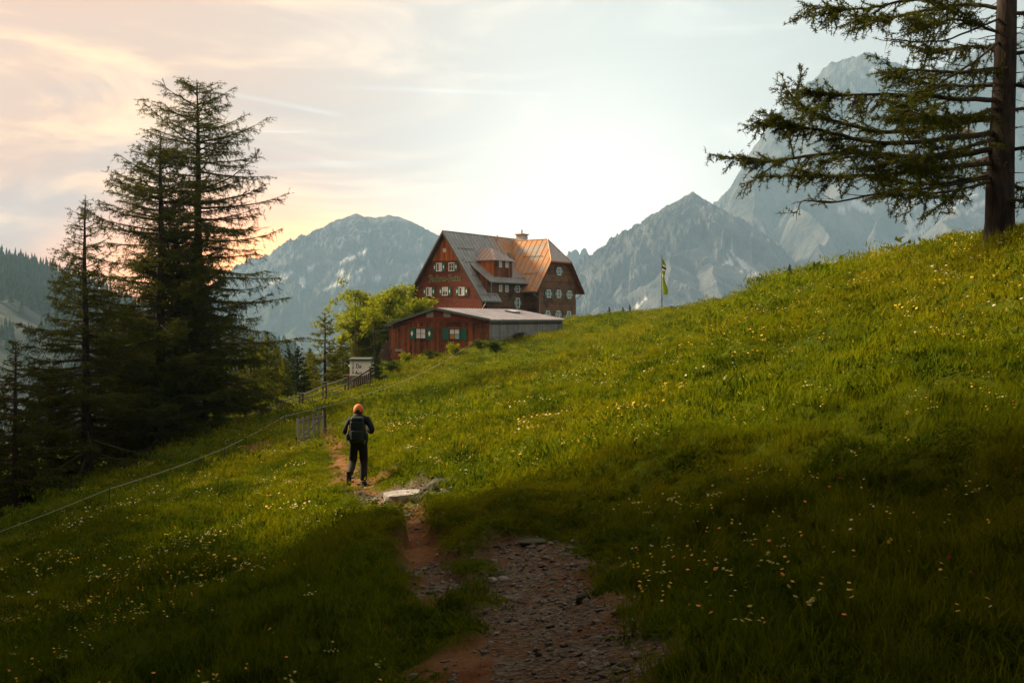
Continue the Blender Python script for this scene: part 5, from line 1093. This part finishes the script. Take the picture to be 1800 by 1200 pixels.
def sans(mb, txt_, x0, z0, hgt):
    G = {'D': [[(0,0),(0,1),(.4,1),(.6,.75),(.6,.25),(.4,0),(0,0)]], 'a': [[(.45,.6),(.1,.6)],[(.45,.6),(.45,0)],[(.45,.35),(.05,.3),(.05,.03),(.45,.05)]], 'A': [[(0,0),(.3,1),(.6,0)],[(.12,.35),(.48,.35)]], 'u': [[(0,.6),(0,.05),(.4,.05)],[(.42,.6),(.42,0)]], 's': [[(.4,.55),(.05,.55),(.05,.33),(.4,.28),(.4,.03),(0,.03)]]}
    for c_ in txt_:
        for st in G[c_]:
            for a, b in zip(st[:-1], st[1:]): mb.bar((x0 + a[0] * hgt, -.256, z0 + a[1] * hgt), (x0 + b[0] * hgt, -.256, z0 + b[1] * hgt), .045, .012, (0, 1, 0))
        x0 += .78 * hgt
lb = MB(); sans(lb, 'Da', -.36, z0_ + .62, .30); sans(lb, 'Aus', -.44, z0_ + .12, .26); lb.build('lettering', M['ink'], kio)
MB().tube([(-.98, -.1, z0_ + .72), (-.98, -.1, z0_ + .86)], .07, 8).build('lamp', M['white_paint'], kio)
# ------------------------------------------------------------------ pole fence
M['pole'] = wood('weathered_poles', (0.075, 0.055, 0.042), (0.17, 0.14, 0.115), (0.24, 0.21, 0.18), False, 1.0, 0.3)
M['fence_dark'] = plain('dark_fence_post', (0.05, 0.038, 0.03), 0.9, var=0.3)
fp = [(368,751,60.5),(395,742,61),(425,734,62),(457,725,63.5),(490,719,65),(528.5,711,66.5),(570,703,68),(608.6,693,71)]
FPt = [np.array([*(at(*q)[:2]), 0.0]) for q in fp]
for q in FPt: q[2] = gz1(q[0], q[1])
fen = empty('pole_fence', tuple(FPt[4]), 0, 'weathered pole fence with stacked rails climbing to the shed', 'fence')
o_ = FPt[4]; hts = [.45, .45, .5, .55, .62, .85, 1.25, 1.25]
for q, h_ in zip(FPt, hts):
    for dx in (-.10, .12): a = q - o_ + np.array([dx, .1 * dx, 0]); MB().tube([a + np.array([0, 0, -.3]), a + np.array([.02, 0, h_])], [.07, .055], 7).build('post', M['fence_dark'], fen)
    if h_ > .8: a = q - o_; MB().bar(a + np.array([-.22, 0, h_ + .02]), a + np.array([.26, .02, h_ + .05]), .12, .05).build('cap', M['grey_board'], fen)
for k_ in range(len(FPt) - 1):
    n_r = 1 if k_ < 3 else (2 if k_ < 5 else 3)
    for j in range(n_r):
        fa = .85 - .33 * j; a = FPt[k_] - o_ + np.array([0, 0, hts[k_] * fa]); b = FPt[k_ + 1] - o_ + np.array([0, 0, hts[k_ + 1] * fa]); d_ = (b - a) * .06; m_ = (a + b) / 2 + np.array([0, 0, .04 * rg.random() - .03])
        MB().tube([a - d_, m_, b + d_], [.055, .045, .038], 7).build('rail', M['pole'], fen)
# second, lower run behind the larch trunk
fp2 = [(362,732,66),(420,714,72),(470,703,80)]; F2 = [np.array(base((lambda q: q[0])(q), q[2])) for q in fp2]; fen2 = empty('pole_fence', tuple(F2[1]), 0, 'thin rail fence behind the thickest larch trunk', 'fence')
for q in F2: MB().tube([q - F2[1] + np.array([0, 0, -.3]), q - F2[1] + np.array([0, 0, .95])], .06, 6).build('post', M['fence_dark'], fen2)
for a, b in zip(F2[:-1], F2[1:]):
    for hh in (.82, .45): MB().tube([a - F2[1] + np.array([0, 0, hh]), b - F2[1] + np.array([0, 0, hh])], .045, 6).build('rail', M['pole'], fen2)
# gate at its upper end
gp = np.array(base(615.5, 72)); ga_ = empty('fence_gate', tuple(gp), R(50), 'brown slatted fence gate with a thick round post below the notice board', 'gate')
MB().tube([(0, 0, -.3), (0, 0, 1.12)], [.17, .15], 12).build('post', M['pole'], ga_); MB().tube([(0, 0, 1.12), (0, 0, 1.2)], [.165, .14], 12).build('post_cap', M['rust'], ga_)
for k_ in range(8): MB().box((.3 + .2 * k_, -.02, .05 + .10 * k_), (.43 + .2 * k_, .02, .85 + .06 * k_)).build('slat', M['dark_wood'], ga_)
MB().bar((.2, .04, .30), (1.9, .04, .62), .05, .09).build('rail', M['dark_wood'], ga_); MB().bar((.2, .04, .78), (1.9, .04, 1.5), .06, .10).build('rail', M['dark_wood'], ga_); MB().tube([(1.95, 0, -.3), (1.95, 0, 1.6)], .07, 8).build('post', M['dark_wood'], ga_)
# ------------------------------------------------------------------ small open wicket gate on the meadow
g0 = np.array(base(525, 43.5)); g1 = np.array(base(568.5, 44.2)); g1[2] = g0[2] + 0.42 * (g1[2] - g0[2]); wk = empty('wicket_gate', tuple(g0), math.atan2(g1[1] - g0[1], g1[0] - g0[0]), 'small grey wooden wicket gate with six slats standing on the meadow', 'gate')
WL = float(np.hypot(*(g1 - g0)[:2])); rise = g1[2] - g0[2]
for k_ in range(6):
    u = k_ / 5; x_ = u * WL; ln_ = (1.22 if k_ in (0,) else 1.08); zz_ = rise * u + .08 - (.12 if k_ == 0 else 0)
    MB().prism([(x_ - .05, -.04, zz_), (x_ + .055, -.04, zz_), (x_ + .04 - .05 * (1 - u), -.04, zz_ + ln_ + .1 * u), (x_ - .06 - .05 * (1 - u), -.04, zz_ + ln_ + .1 * u)], (0, .035, 0)).build('slat', M['grey_board'], wk)
for zz_ in (.22, 1.02): MB().bar((-.06, .02, zz_), (WL, .02, zz_ + rise), .04, .09).build('rail', M['grey_board'], wk)
MB().bar((.1, .02, .26), (WL - .1, .02, .98 + rise), .035, .08).build('brace', M['grey_board'], wk)
MB().tube([(WL + .10, .02, rise - .3), (WL + .05, .02, rise + 1.42)], .08, 8).build('post', M['dark_wood'], wk); MB().tube([(-.02, .06, -.4), (-.04, .06, .35)], .06, 8).build('post', M['dark_wood'], wk)
# ------------------------------------------------------------------ rope fence
rpx = [(-90, 34.5), (192, 38), (395, 47), (500, 53), (637, 58), (780, 81), (846, 86.5)]
RPt = [np.array(base(*q)) for q in rpx]; rf = empty('rope_fence', tuple(RPt[2]), 0, 'thin white pasture rope on short dark stakes across the meadow', 'fence')
M['rope'] = plain('pale_rope', (0.42, 0.40, 0.34), 0.8, var=0.1)
tops = [q + np.array([0, 0, h_]) for q, h_ in zip(RPt, (.72, .72, .66, .62, .62, .68, .75))]
for a, b in zip(tops[:-1], tops[1:]):
    u = np.linspace(0, 1, 9)[:, None]; P_ = a * (1 - u) + b * u - np.array([0, 0, 1]) * (.10 * np.linalg.norm(b - a) / 12 * 4 * u * (1 - u)) - RPt[2]; MB().tube(P_, .010, 5).build('rope', M['rope'], rf)
for q, t_ in zip(RPt[:-1], tops[:-1]): MB().tube([q - RPt[2] + np.array([0, 0, -.2]), t_ - RPt[2] + np.array([0.01, 0, .04])], .022, 6).build('stake', M['fence_dark'], rf)
# ------------------------------------------------------------------ flagpoles
def flag(px, Y, top, b0, b1, wd, label, bands, yaw):
    q = base(px, Y); f_ = empty('flagpole', q, yaw, label, 'flagpole'); H_ = (HY - top) / FPX * Y - q[2]
    MB().tube([(0, 0, -.3), (0, 0, H_)], [.055, .03], 8).build('pole', M['fence_dark'], f_)
    za, zb2 = (HY - b0) / FPX * Y - q[2], (HY - b1) / FPX * Y - q[2]; n = 26; V, F, mi = [], [], []
    prof = lambda u: wd * (.45 + .4 * u + .25 * math.sin(u * 9)) * (1.0 if u < .97 else .8)
    for i in range(n + 1):
        u = i / n; z_ = za + (zb2 - za) * u
        for j in range(7): v_ = j / 6; V.append((.05 + .10 * max(0, u - .35) + prof(u) * v_, .07 * math.sin(v_ * 9 + u * 3) * (1 - .3 * u), z_ - .25 * v_ * (1 - u)))
    for i in range(n):
        for j in range(6): k_ = i * 7 + j; F.append((k_, k_ + 1, k_ + 8, k_ + 7)); mi.append(next((m_ for lo, hi, m_ in bands if lo <= i / n < hi), 0))
    me_ = mesh_np('banner', V, [np.array(F)], True)
    for m_ in ('flag_green', 'white_paint', 'ink', 'flag_lilac'): me_.materials.append(M[m_])
    me_.polygons.foreach_set('material_index', mi); bo = link('banner', me_, None, f_); sm = bo.modifiers.new('thickness', 'SOLIDIFY'); sm.thickness = .01
    return f_
M['flag_green'] = foliage('flag_green', (0.30, 0.40, 0.01), (0.30, 0.40, 0.01), 0.4); M['flag_lilac'] = plain('flag_lilac', (0.45, 0.42, 0.60), 0.7)
flag(1163.5, 100, 447, 455, 518, .48, 'tall flagpole with a limp yellow-green banner on the ridge', [(0, .14, 0), (.14, .19, 1), (.19, .25, 2), (.25, .29, 1), (.29, .40, 0), (.40, .47, 3), (.47, 1, 0)], 0.0)
flag(624.5, 96, 521, 540, 562, .5, 'thin flagpole with a small yellow banner beside the broad tree', [(0, 1, 0)], 0.0)
for px, h_, lb in ((1071, .75, 'leftmost of three dark stakes on the ridge right of the hut'), (1095, .45, 'middle of three dark stakes on the ridge right of the hut'), (1107, .55, 'rightmost of three dark stakes on the ridge right of the hut')):
    q = base(px, 103); o = MB().tube([(0, 0, -.3), (.03, 0, h_ * .6), (-.02, 0, h_ + .25)], [.13, .10, .08], 7).tube([(-.22, 0, h_ * .75), (.2, .03, h_ * .95)], [.05, .04], 6).build('stake', M['fence_dark'], None, loc=q); tag(o, lb, 'stake', 'stakes on the ridge')
# ------------------------------------------------------------------ waymark plates on the thickest trunk
for px, py, wd, hh, m_, lb in ((351, 707, .30, .34, 'white_paint', 'white waymark plate on the thickest larch trunk'), (352.5, 722, .40, .20, 'paper_orange', 'orange-red waymark plate below the white one on the trunk')):
    p_ = at(px, py, 59.35); o = MB().box((-wd/2, -.015, -hh/2), (wd/2, .015, hh/2)).build('waymark_plate', M[m_], None, loc=tuple(p_)); o.rotation_euler = (0, R(-12), R(10)); tag(o, lb, 'sign')
# ------------------------------------------------------------------ rocks
import bmesh
def rock(name, px, py, dims, label, seed, flat=False, sink=.3, col='rock_grey', rz=0.0):
    Y = hit(px, py); x_ = (px - CX) / FPX * Y; rr = np.random.default_rng(seed); bm = bmesh.new(); bmesh.ops.create_icosphere(bm, subdivisions=3, radius=1.0)
    for v in bm.verts:
        c = np.array(v.co); k_ = 1 + .22 * float(fbm(np.array([c[0] * 1.3 + seed]), np.array([c[1] * 1.3 + c[2]]), 3)[0])
        c = c * k_; c = np.sign(c) * np.abs(c)**.75 if flat else c
        if flat and c[2] > .45: c[2] = .45 + .15 * (c[2] - .45) + .12 * c[0]
        v.co = Vector((c[0] * dims[0], c[1] * dims[1], c[2] * dims[2]))
    me_ = bpy.data.meshes.new(name); bm.to_mesh(me_); bm.free()
    o = link(name, me_, M[col], loc=(x_, Y, gz1(x_, Y) + dims[2] * (1 - 2 * sink))); o.rotation_euler = (0, 0, rz); tag(o, label, 'rock'); return o
t = NT('grey_rock'); p = t.pos(True); M['rock_grey'] = t.pbr(t.mix(t.ramp(t.noise(p, 4, 6, .65), .35, .65), (0.22, 0.20, 0.19), (0.42, 0.39, 0.38)), .85, 0, t.bump(t.noise(p, 9, 6, .7), .6, .05))
t = NT('mossy_rock'); p = t.pos(True); M['rock_moss'] = t.pbr(t.mix(t.ramp(t.noise(p, 3, 5, .6), .42, .58), (0.07, 0.065, 0.06), (0.05, 0.065, 0.012)), .95, 0, t.bump(t.noise(p, 9, 6, .7), .6, .05))
t = NT('brown_rock'); p = t.pos(True); M['rock_brown'] = t.pbr(t.mix(t.ramp(t.noise(p, 12, 5, .6), .4, .6), (0.10, 0.045, 0.02), (0.17, 0.09, 0.05)), .95, 0, t.bump(t.noise(p, 20, 6, .7), .6, .02))
rock('flat_rock', 707, 884, (.33, .30, .20), 'flat pale boulder lying in the track behind the gravel', 3, True, .12)
rock('boulder', 772, 856, (.20, .24, .15), 'dark mossy boulder on the bank beside the track', 9, False, .3, 'rock_moss')
rock('stone', 938, 942, (.13, .10, .04), 'flat stone at the upper edge of the gravel', 12, True, .3, 'rock_moss')
rock('stone', 884, 1012, (.055, .05, .03), 'largest pale stone in the middle of the gravel', 15, False, .25); rock('stone', 866, 1024, (.04, .035, .025), 'small stone just below the largest gravel stone', 16, False, .25)
rock('stone', 1025, 1030, (.05, .05, .05), 'dark stone at the right edge of the gravel', 23, False, .3, 'rock_moss')
# ------------------------------------------------------------------ broadleaf tree, shrubs and weeds
def leafy(seed, h, r, nlimb, nclump, per, ls, mat, trunk_r=.14, up=1.0, first=.15):
    rr = np.random.default_rng(seed); s_ = Tree(seed)
    s_.wood(np.stack([.05 * rr.standard_normal(7), .05 * rr.standard_normal(7), np.linspace(-.3, h * .8, 7)], -1), np.linspace(trunk_r, .03, 7), 8); trunk = mesh_np('trunk', np.concatenate(s_.wv), [np.concatenate(s_.wf)], True)
    s_ = Tree(seed + 1); cen = []
    for i in range(nlimb):
        u = first + (1 - first) * rr.random(); az = rr.random() * 6.283; L = r * (1.15 - .75 * u) * (.6 + .6 * rr.random()); p0 = np.array([0, 0, h * u * .72])
        k_ = np.linspace(0, 1, 6)[:, None]; d = np.array([math.sin(az), math.cos(az), up * (.25 + .9 * rr.random())]); P_ = p0 + d * L * k_ + np.array([0, 0, .25 * L]) * k_**2 + .06 * np.cumsum(rr.standard_normal((6, 3)), 0) * L * .4; s_.wood(P_, np.linspace(.045, .01, 6), 5)
        for j in range(nclump): q = rr.random()**.6; c = P_[min(5, int(q * 6))] + rr.standard_normal(3) * L * .16; cen.append(c)
    cen = np.array(cen); m_ = len(cen) * per; ii = np.repeat(np.arange(len(cen)), per)
    off = rr.standard_normal((m_, 3)) * np.array([.26, .26, .20]) * (h / 8.0)**.5; p_ = cen[ii] + off; nrm = unit(rr.standard_normal((m_, 3)) + np.array([0, 0, .8])); a = unit(np.cross(nrm, rr.standard_normal((m_, 3)))); b = np.cross(nrm, a); l_ = (ls * (.6 + .8 * rr.random(m_)))[:, None]
    V = np.stack([p_ - a * l_, p_ - b * l_ * .42, p_ + a * l_, p_ + b * l_ * .42], 1).reshape(-1, 3); return (trunk, s_.wood_mesh('limbs'), mesh_np('crown', V, [np.arange(m_ * 4).reshape(-1, 4)]), mat)
bl = base(664, 104, .2); hb = (HY - 487) / FPX * 104 - bl[2]
place_tree('broadleaf_tree', leafy(401, hb, 4.6, 58, 10, 70, .16, 'leaf', .2, .8, .1), bl, 'broad yellow-green leafy tree in front of the hut gable')
q = base(722, 109, .2); place_tree('broadleaf_tree', leafy(402, (HY - 506) / FPX * 109 - q[2], 3.4, 38, 9, 62, .16, 'leaf', .15, .75, .3), q, 'leafy tree reaching up before the lower gable windows')
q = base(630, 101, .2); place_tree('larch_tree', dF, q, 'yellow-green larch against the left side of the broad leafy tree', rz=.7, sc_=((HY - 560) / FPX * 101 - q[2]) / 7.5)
q = base(660, 76, .1); place_tree('young_conifer', dH, q, 'dark little spruce at the right side of the notice board', rz=.3, sc_=.60)
shr = leafy(410, 1.0, .65, 12, 6, 22, .06, 'dark_leaf', .02, 1.0, .1); shrg = leafy(411, 1.0, .75, 14, 7, 22, .06, 'leaf', .02, 1.0, .1)
for d_, px, Y, s_, lb in ((shrg, 1293, 64, 1.0, 'shrub on the meadow skyline right of the flagpole'), (dH, 1388, 51, .14, 'tiny spruce on the meadow skyline left of the near larch'), (shr, 1176, 101, .8, 'low bush at the foot of the tall flagpole'), (shr, 868, 82, 1.1, 'bush at the front corner of the grey shed wall'), (shr, 908, 90, 1.0, 'bush against the middle of the grey shed wall'), (shr, 845, 84.5, .9, 'dark bush below the right shed window'),
    (shrg, 800, 85, 1.0, 'dark weeds under the shed front between the windows'), (shr, 760, 86.5, 1.1, 'dark weeds under the left shed window'), (shrg, 715, 88, 0.9, 'dark weeds at the left corner of the shed'), (shr, 660, 80, 1.1, 'dark bush right of the notice board'), (shrg, 1276, 66, .7, 'smaller shrub on the skyline beside the larger one'), (shr, 935, 96, .8, 'bush near the far end of the grey shed wall'), (shr, 690, 84, 1.1, 'dark bush below the lean-to')):
    x_, y_, z_ = base(px, Y, .05); o = place_tree('shrub', d_, (x_, y_, z_), lb, 'shrubs', px * .37, s_ * (.9 if Y > 60 else 1), 'shrub')
    if d_ is shr and Y > 60: o.scale = (s_ * 1.5, s_ * 1.2, s_ * .75)
# undergrowth below the big larches
rr = np.random.default_rng(77)
for k_, (px, Y, s_) in enumerate(((60, 47, 1.7), (120, 54, 1.9), (205, 56, 1.6), (245, 58, 1.5), (300, 63, 1.4), (20, 52, 2.0), (380, 66, 1.2), (430, 72, 1.2))):
    x_, y_, z_ = base(px, Y, .1); place_tree('shrub', shr, (x_, y_, z_), ['low undergrowth beside the young conifer at the left edge', 'undergrowth left of the thin-topped larch trunk', 'undergrowth right of the thin-topped larch trunk', 'undergrowth before the dense larch trunk', 'undergrowth between the two closest trunks', 'undergrowth at the very left edge of the wood', 'low bush right of the thickest trunk behind the fence', 'low bush behind the fence below the sunlit young larch'][k_], 'undergrowth', k_ * 1.3, s_, 'shrub')
# ------------------------------------------------------------------ unseen wood added around the viewer to shade the foreground
V_, F_ = [], []; nV = 0; rr = np.random.default_rng(91)
spots = [(-9.5, 5, 17, 7), (-11.5, 11.8, 19, 7.6), (-13.2, 15.6, 17, 5.6), (-20.5, 27, 15, 5), (-23.5, 33, 17, 5), (-17.5, 21, 14, 5), (-8, 2, 18, 7.5), (-5, -3, 20, 7), (0, -4.5, 21, 7.5), (5, -3, 20, 7), (8.5, 1, 18, 7), (10, 6, 15, 5.5), (-16, 10, 25, 6), (-20, 14, 28, 6), (0, -11, 24, 6), (-9, -10, 24, 6), (9, -9, 23, 6), (-13, -2, 24, 6), (14, -3, 22, 6), (-35, 46, 32, 6), (-38, 55, 34, 6.5), (-41, 64, 34, 6.5), (-37, 37, 32, 6), (-44, 50, 34, 6), (-46, 74, 34, 6)]
for (x_, y_, h_, R_) in spots:
    z0 = gz1(x_, y_); Vt, Ft = tube_np([(x_, y_, z0 - .3), (x_, y_, z0 + h_)], [.35, .03], 7); V_.append(Vt); F_.append(np.concatenate([Ft[:, [0, 1, 2]], Ft[:, [0, 2, 3]]]) + nV); nV += len(Vt)
    n = int(2900 * R_); u = rr.random(n)**1.4; zz_ = z0 + 4.4 + (h_ - 4.4) * u; Rm = R_ * (1 - u)**.7 + .2; a = rr.random(n) * 6.283; rd = Rm * np.sqrt(rr.random(n)); p_ = np.stack([x_ + np.cos(a) * rd, y_ + np.sin(a) * rd, zz_ - .12 * rd], -1)
    ok = ~((np.abs(p_[:, 0]) < 5) & (p_[:, 1] > -5) & (p_[:, 2] < 2.5)) & ~((p_[:, 1] > -1) & (np.abs(p_[:, 0]) < p_[:, 1] * .56 + .8) & (p_[:, 2] < p_[:, 1] * .36 + .5)); p_ = p_[ok]; a = a[ok]; m_ = len(p_)
    d = unit(np.stack([np.cos(a), np.sin(a), -.25 + .3 * rr.standard_normal(m_)], -1)); sd = unit(np.cross(d, rr.standard_normal((m_, 3)))) * .12; l_ = (.45 + .5 * rr.random(m_))[:, None]
    V_.append(np.stack([p_ - sd, p_ + sd, p_ + d * l_], 1).reshape(-1, 3)); F_.append(np.arange(m_ * 3).reshape(-1, 3) + nV); nV += m_ * 3
wd_ = link('added_shade_wood', mesh_np('added_shade_wood', np.concatenate(V_), [np.concatenate(F_)]), M['spruce']); tag(wd_, 'unseen dark conifer wood added around the viewer for its shade', 'wood', kind='stuff')

# ------------------------------------------------------------------ the walker
px_, Yp = 630.0, 21.3
pb = np.array(base(px_, Yp)); 
person = empty('person', tuple(pb), R(2), 'walker in dark jacket and trousers with an orange cap, seen from behind', 'person')
t = NT('dark_walking_clothes'); sx = t.n('ShaderNodeSeparateXYZ'); t.l(t.pos(True), sx.inputs[0]); z_ = sx.outputs[2]
cl_ = t.mix(t.ramp(z_, .60, .50), (0.010, 0.010, 0.011), (0.030, 0.028, 0.020)); cl_ = t.mix(t.ramp(z_, .985, .995), cl_, (0.012, 0.015, 0.026)); cl_ = t.mix(t.ramp(z_, 1.545, 1.55), cl_, (0.42, 0.24, 0.17))
fold = t.noise(t.pos(True), 9, 5, .6, (1, 1, .5)); M['clothes'] = t.pbr(cl_, .8, 0, t.bump(fold, .8, .03), .25)
jv = [(0,0,.95),(0,0,1.12),(0,.02,1.32),(0,.01,1.45),(0,.02,1.53),(0,.03,1.60),(0,.035,1.67),(0,.03,1.72),
      (-.18,.02,1.41),(-.29,-.03,1.18),(-.25,.11,1.13),(-.14,.23,1.22), (.19,-.02,1.435),(.31,-.07,1.22),(.26,.09,1.15),(.14,.23,1.22),
      (-.095,0,.88),(-.125,.04,.53),(-.14,-.13,.40),(-.155,-.30,.29), (.10,0,.88),(.105,.10,.50),(.10,.08,.30),(.10,.07,.10),
      (0,.125,1.625)]
jr = [(.165,.125),(.155,.115),(.185,.13),(.15,.10),(.062,.062),(.075,.085),(.085,.098),(.06,.07),
      (.082,.082),(.062,.062),(.055,.055),(.038,.038), (.082,.082),(.062,.062),(.055,.055),(.038,.038),
      (.115,.12),(.082,.09),(.082,.088),(.066,.068), (.115,.12),(.082,.09),(.085,.088),(.082,.08), (.016,.02)]
je = [(0,1),(1,2),(2,3),(3,4),(4,5),(5,6),(6,7),(3,8),(8,9),(9,10),(10,11),(3,12),(12,13),(13,14),(14,15),(0,16),(16,17),(17,18),(18,19),(0,20),(20,21),(21,22),(22,23),(5,24)]
bme = bpy.data.meshes.new('body'); bme.from_pydata(jv, je, []); bme.update()
body = link('body', bme, M['clothes'], person)
sk_ = body.modifiers.new('skin', 'SKIN'); sk_.use_smooth_shade = True
for i, r_ in enumerate(jr): sv = bme.skin_vertices[0].data[i]; sv.radius = r_; sv.use_root = (i == 0)
ss = body.modifiers.new('smooth', 'SUBSURF'); ss.levels = 2; ss.render_levels = 2
def ellip(c, r_, name, m, parent, cut=None, seg=20, ring=14):
    bm = bmesh.new(); bmesh.ops.create_uvsphere(bm, u_segments=seg, v_segments=ring, radius=1.0)
    for v in bm.verts: v.co = Vector((c[0] + v.co.x * r_[0], c[1] + v.co.y * r_[1], c[2] + v.co.z * r_[2]))
    if cut is not None: bmesh.ops.bisect_plane(bm, geom=bm.verts[:] + bm.edges[:] + bm.faces[:], plane_co=cut[0], plane_no=cut[1], clear_inner=True)
    me_ = bpy.data.meshes.new(name); bm.to_mesh(me_); bm.free(); me_.polygons.foreach_set('use_smooth', [True] * len(me_.polygons)); return link(name, me_, m, parent)
M['cap'] = plain('orange_cap', (0.62, 0.17, 0.045), .7, var=.12, scale=9); M['hair'] = plain('dark_hair', (0.03, 0.02, 0.014), .7); M['skin'] = plain('skin', (0.42, 0.24, 0.17), .6, var=.05); M['boot'] = plain('black_boot', (0.012, 0.012, 0.013), .6); M['pack'] = plain('dark_green_pack', (0.010, 0.022, 0.020), .7, var=.3); M['strap'] = plain('ochre_strap', (0.30, 0.19, 0.03), .7); M['jacket'] = plain('navy_jacket', (0.011, 0.014, 0.024), .75, var=.2)
cp = ellip((0, .03, 1.645), (.112, .122, .125), 'cap', M['cap'], person, ((0, 0, 1.615), (0, -.25, 1)))
ellip((0, .125, 1.675), (.085, .075, .012), 'peak', M['cap'], cp)
ellip((0, .015, 1.60), (.092, .095, .075), 'hair', M['hair'], person, ((0, .06, 1.6), (0, -1, .1)))
ellip((0, -.088, 1.625), (.045, .012, .026), 'cap_opening', M['hair'], cp)
for sg in (-1, 1):
    ellip((sg * .098, .035, 1.615), (.014, .026, .036), 'ear', M['skin'], person); ellip((sg * .034, .118, 1.645), (.013, .008, .009), 'eye', M['hair'], person)
    w0 = np.array([sg * .14, .23, 1.22]); hd = MB().tube([w0, w0 + np.array([-sg * .02, .03, .05]), w0 + np.array([-sg * .03, .035, .09])], [.030, .040, .034], 8)
    for k_ in range(4):
        b_ = w0 + np.array([-sg * (.01 + .005 * k_), .055 - .012 * k_, .09 - .022 * k_]); ln_ = (.030, .034, .032, .026)[k_]; hd.tube([b_, b_ + np.array([-sg * ln_, .012, .004]), b_ + np.array([-sg * (ln_ + .012), -.014, .0]), b_ + np.array([-sg * (ln_ - .012), -.03, -.002])], [.0095, .009, .008, .006], 6)
    b_ = w0 + np.array([-sg * .015, .01, .05]); hd.tube([b_, b_ + np.array([-sg * .03, -.01, .03]), b_ + np.array([-sg * .035, .0, .055])], [.011, .010, .007], 6)
    hd.build('hand', M['skin'], person, True)
ellip((0, .06, 1.565), (.03, .012, .008), 'mouth', M['skin'], person)
ellip((0, -.035, 1.50), (.125, .085, .07), 'hood', M['jacket'], person); ellip((0, .02, 1.525), (.092, .095, .04), 'collar', M['jacket'], person)
def boot(pts, r_): 
    m_ = MB().tube(pts, r_, 12); return m_.build('boot', M['boot'], person, True)
boot([(-.155,-.31,.36),(-.157,-.335,.285),(-.162,-.315,.20),(-.168,-.29,.135),(-.172,-.27,.085),(-.174,-.26,.06)], [.060,.056,.054,.056,.050,.022])
b2 = MB(); 
for (y0, y1, zt, wd) in ((-.06, .06, .13, .052), (.04, .20, .085, .056)): b2.prism([(.118 - wd, y0, 0.0), (.118 + wd, y0, 0.0), (.118 + wd * .8, y0, zt), (.118 - wd * .8, y0, zt)], (0, y1 - y0, 0))
bo_ = b2.build('boot', M['boot'], person); bv = bo_.modifiers.new('round', 'BEVEL'); bv.width = .022; bv.segments = 3
# backpack
pk = empty('backpack', (pb[0], pb[1] - .02, pb[2] + .98), R(2), 'dark green hiking backpack with ochre straps on the walker', 'backpack')
def soft(a, b, name, m, parent, lv=2, taper=1.0):
    o = MB().box(a, b).build(name, m, parent, True); 
    for v in o.data.vertices:
        if v.co.z > (a[2] + b[2]) / 2: v.co.x *= taper
    be = o.modifiers.new('round', 'BEVEL'); be.width = .055; be.segments = 3; s2 = o.modifiers.new('smooth', 'SUBSURF'); s2.levels = lv; s2.render_levels = lv; return o
soft((-.165, -.30, .0), (.165, -.10, .46), 'bag', M['pack'], pk, taper=.88); soft((-.145, -.29, .43), (.145, -.09, .54), 'lid', M['pack'], pk, taper=.9); soft((-.12, -.345, .05), (.12, -.28, .26), 'front_pocket', M['pack'], pk)
for sg in (-1, 1):
    soft((sg * .19 - .045, -.26, .03), (sg * .19 + .045, -.14, .20), 'side_pocket', M['pack'], pk)
    MB().bar((sg * .165, -.24, .36), (sg * .195, -.19, .20), .015, .02).build('compression_strap', M['strap'], pk); MB().bar((sg * .17, -.22, .06), (sg * .155, -.25, -.03), .012, .02).build('compression_strap', M['strap'], pk)
    MB().tube([(sg * .09, -.10, .50), (sg * .10, .02, .505), (sg * .125, .13, .42), (sg * .14, .15, .25), (sg * .17, .05, .08), (sg * .16, -.09, .02)], .022, 6).build('shoulder_strap', M['pack'], pk, True)
MB().tube([(math.sin(a) * .195, -.01 + .0 - math.cos(a) * .15, .0) for a in np.linspace(0, 6.283, 25)], .026, 6, False).build('hip_belt', M['pack'], pk, True)
MB().tube([(math.sin(a) * .205, -.01 - math.cos(a) * .16, .015) for a in np.linspace(-1.0, 1.0, 9)], .008, 5).build('buckle_cord', M['strap'], pk)

# ------------------------------------------------------------------ the air
hz = MB().box((-5000, -400, -150), (5000, 5800, 1680))
t = NT('valley_haze'); v = t.n('ShaderNodeVolumePrincipled'); v.inputs['Color'].default_value = (0.40, 0.68, 1.0, 1); v.inputs['Density'].default_value = 0.00013; v.inputs['Anisotropy'].default_value = 0.0
t.l(v.outputs[0], t.out.inputs['Volume'])
haze = hz.build('haze', t.m); tag(haze, 'pale blue evening haze filling the valley', 'haze', kind='stuff')
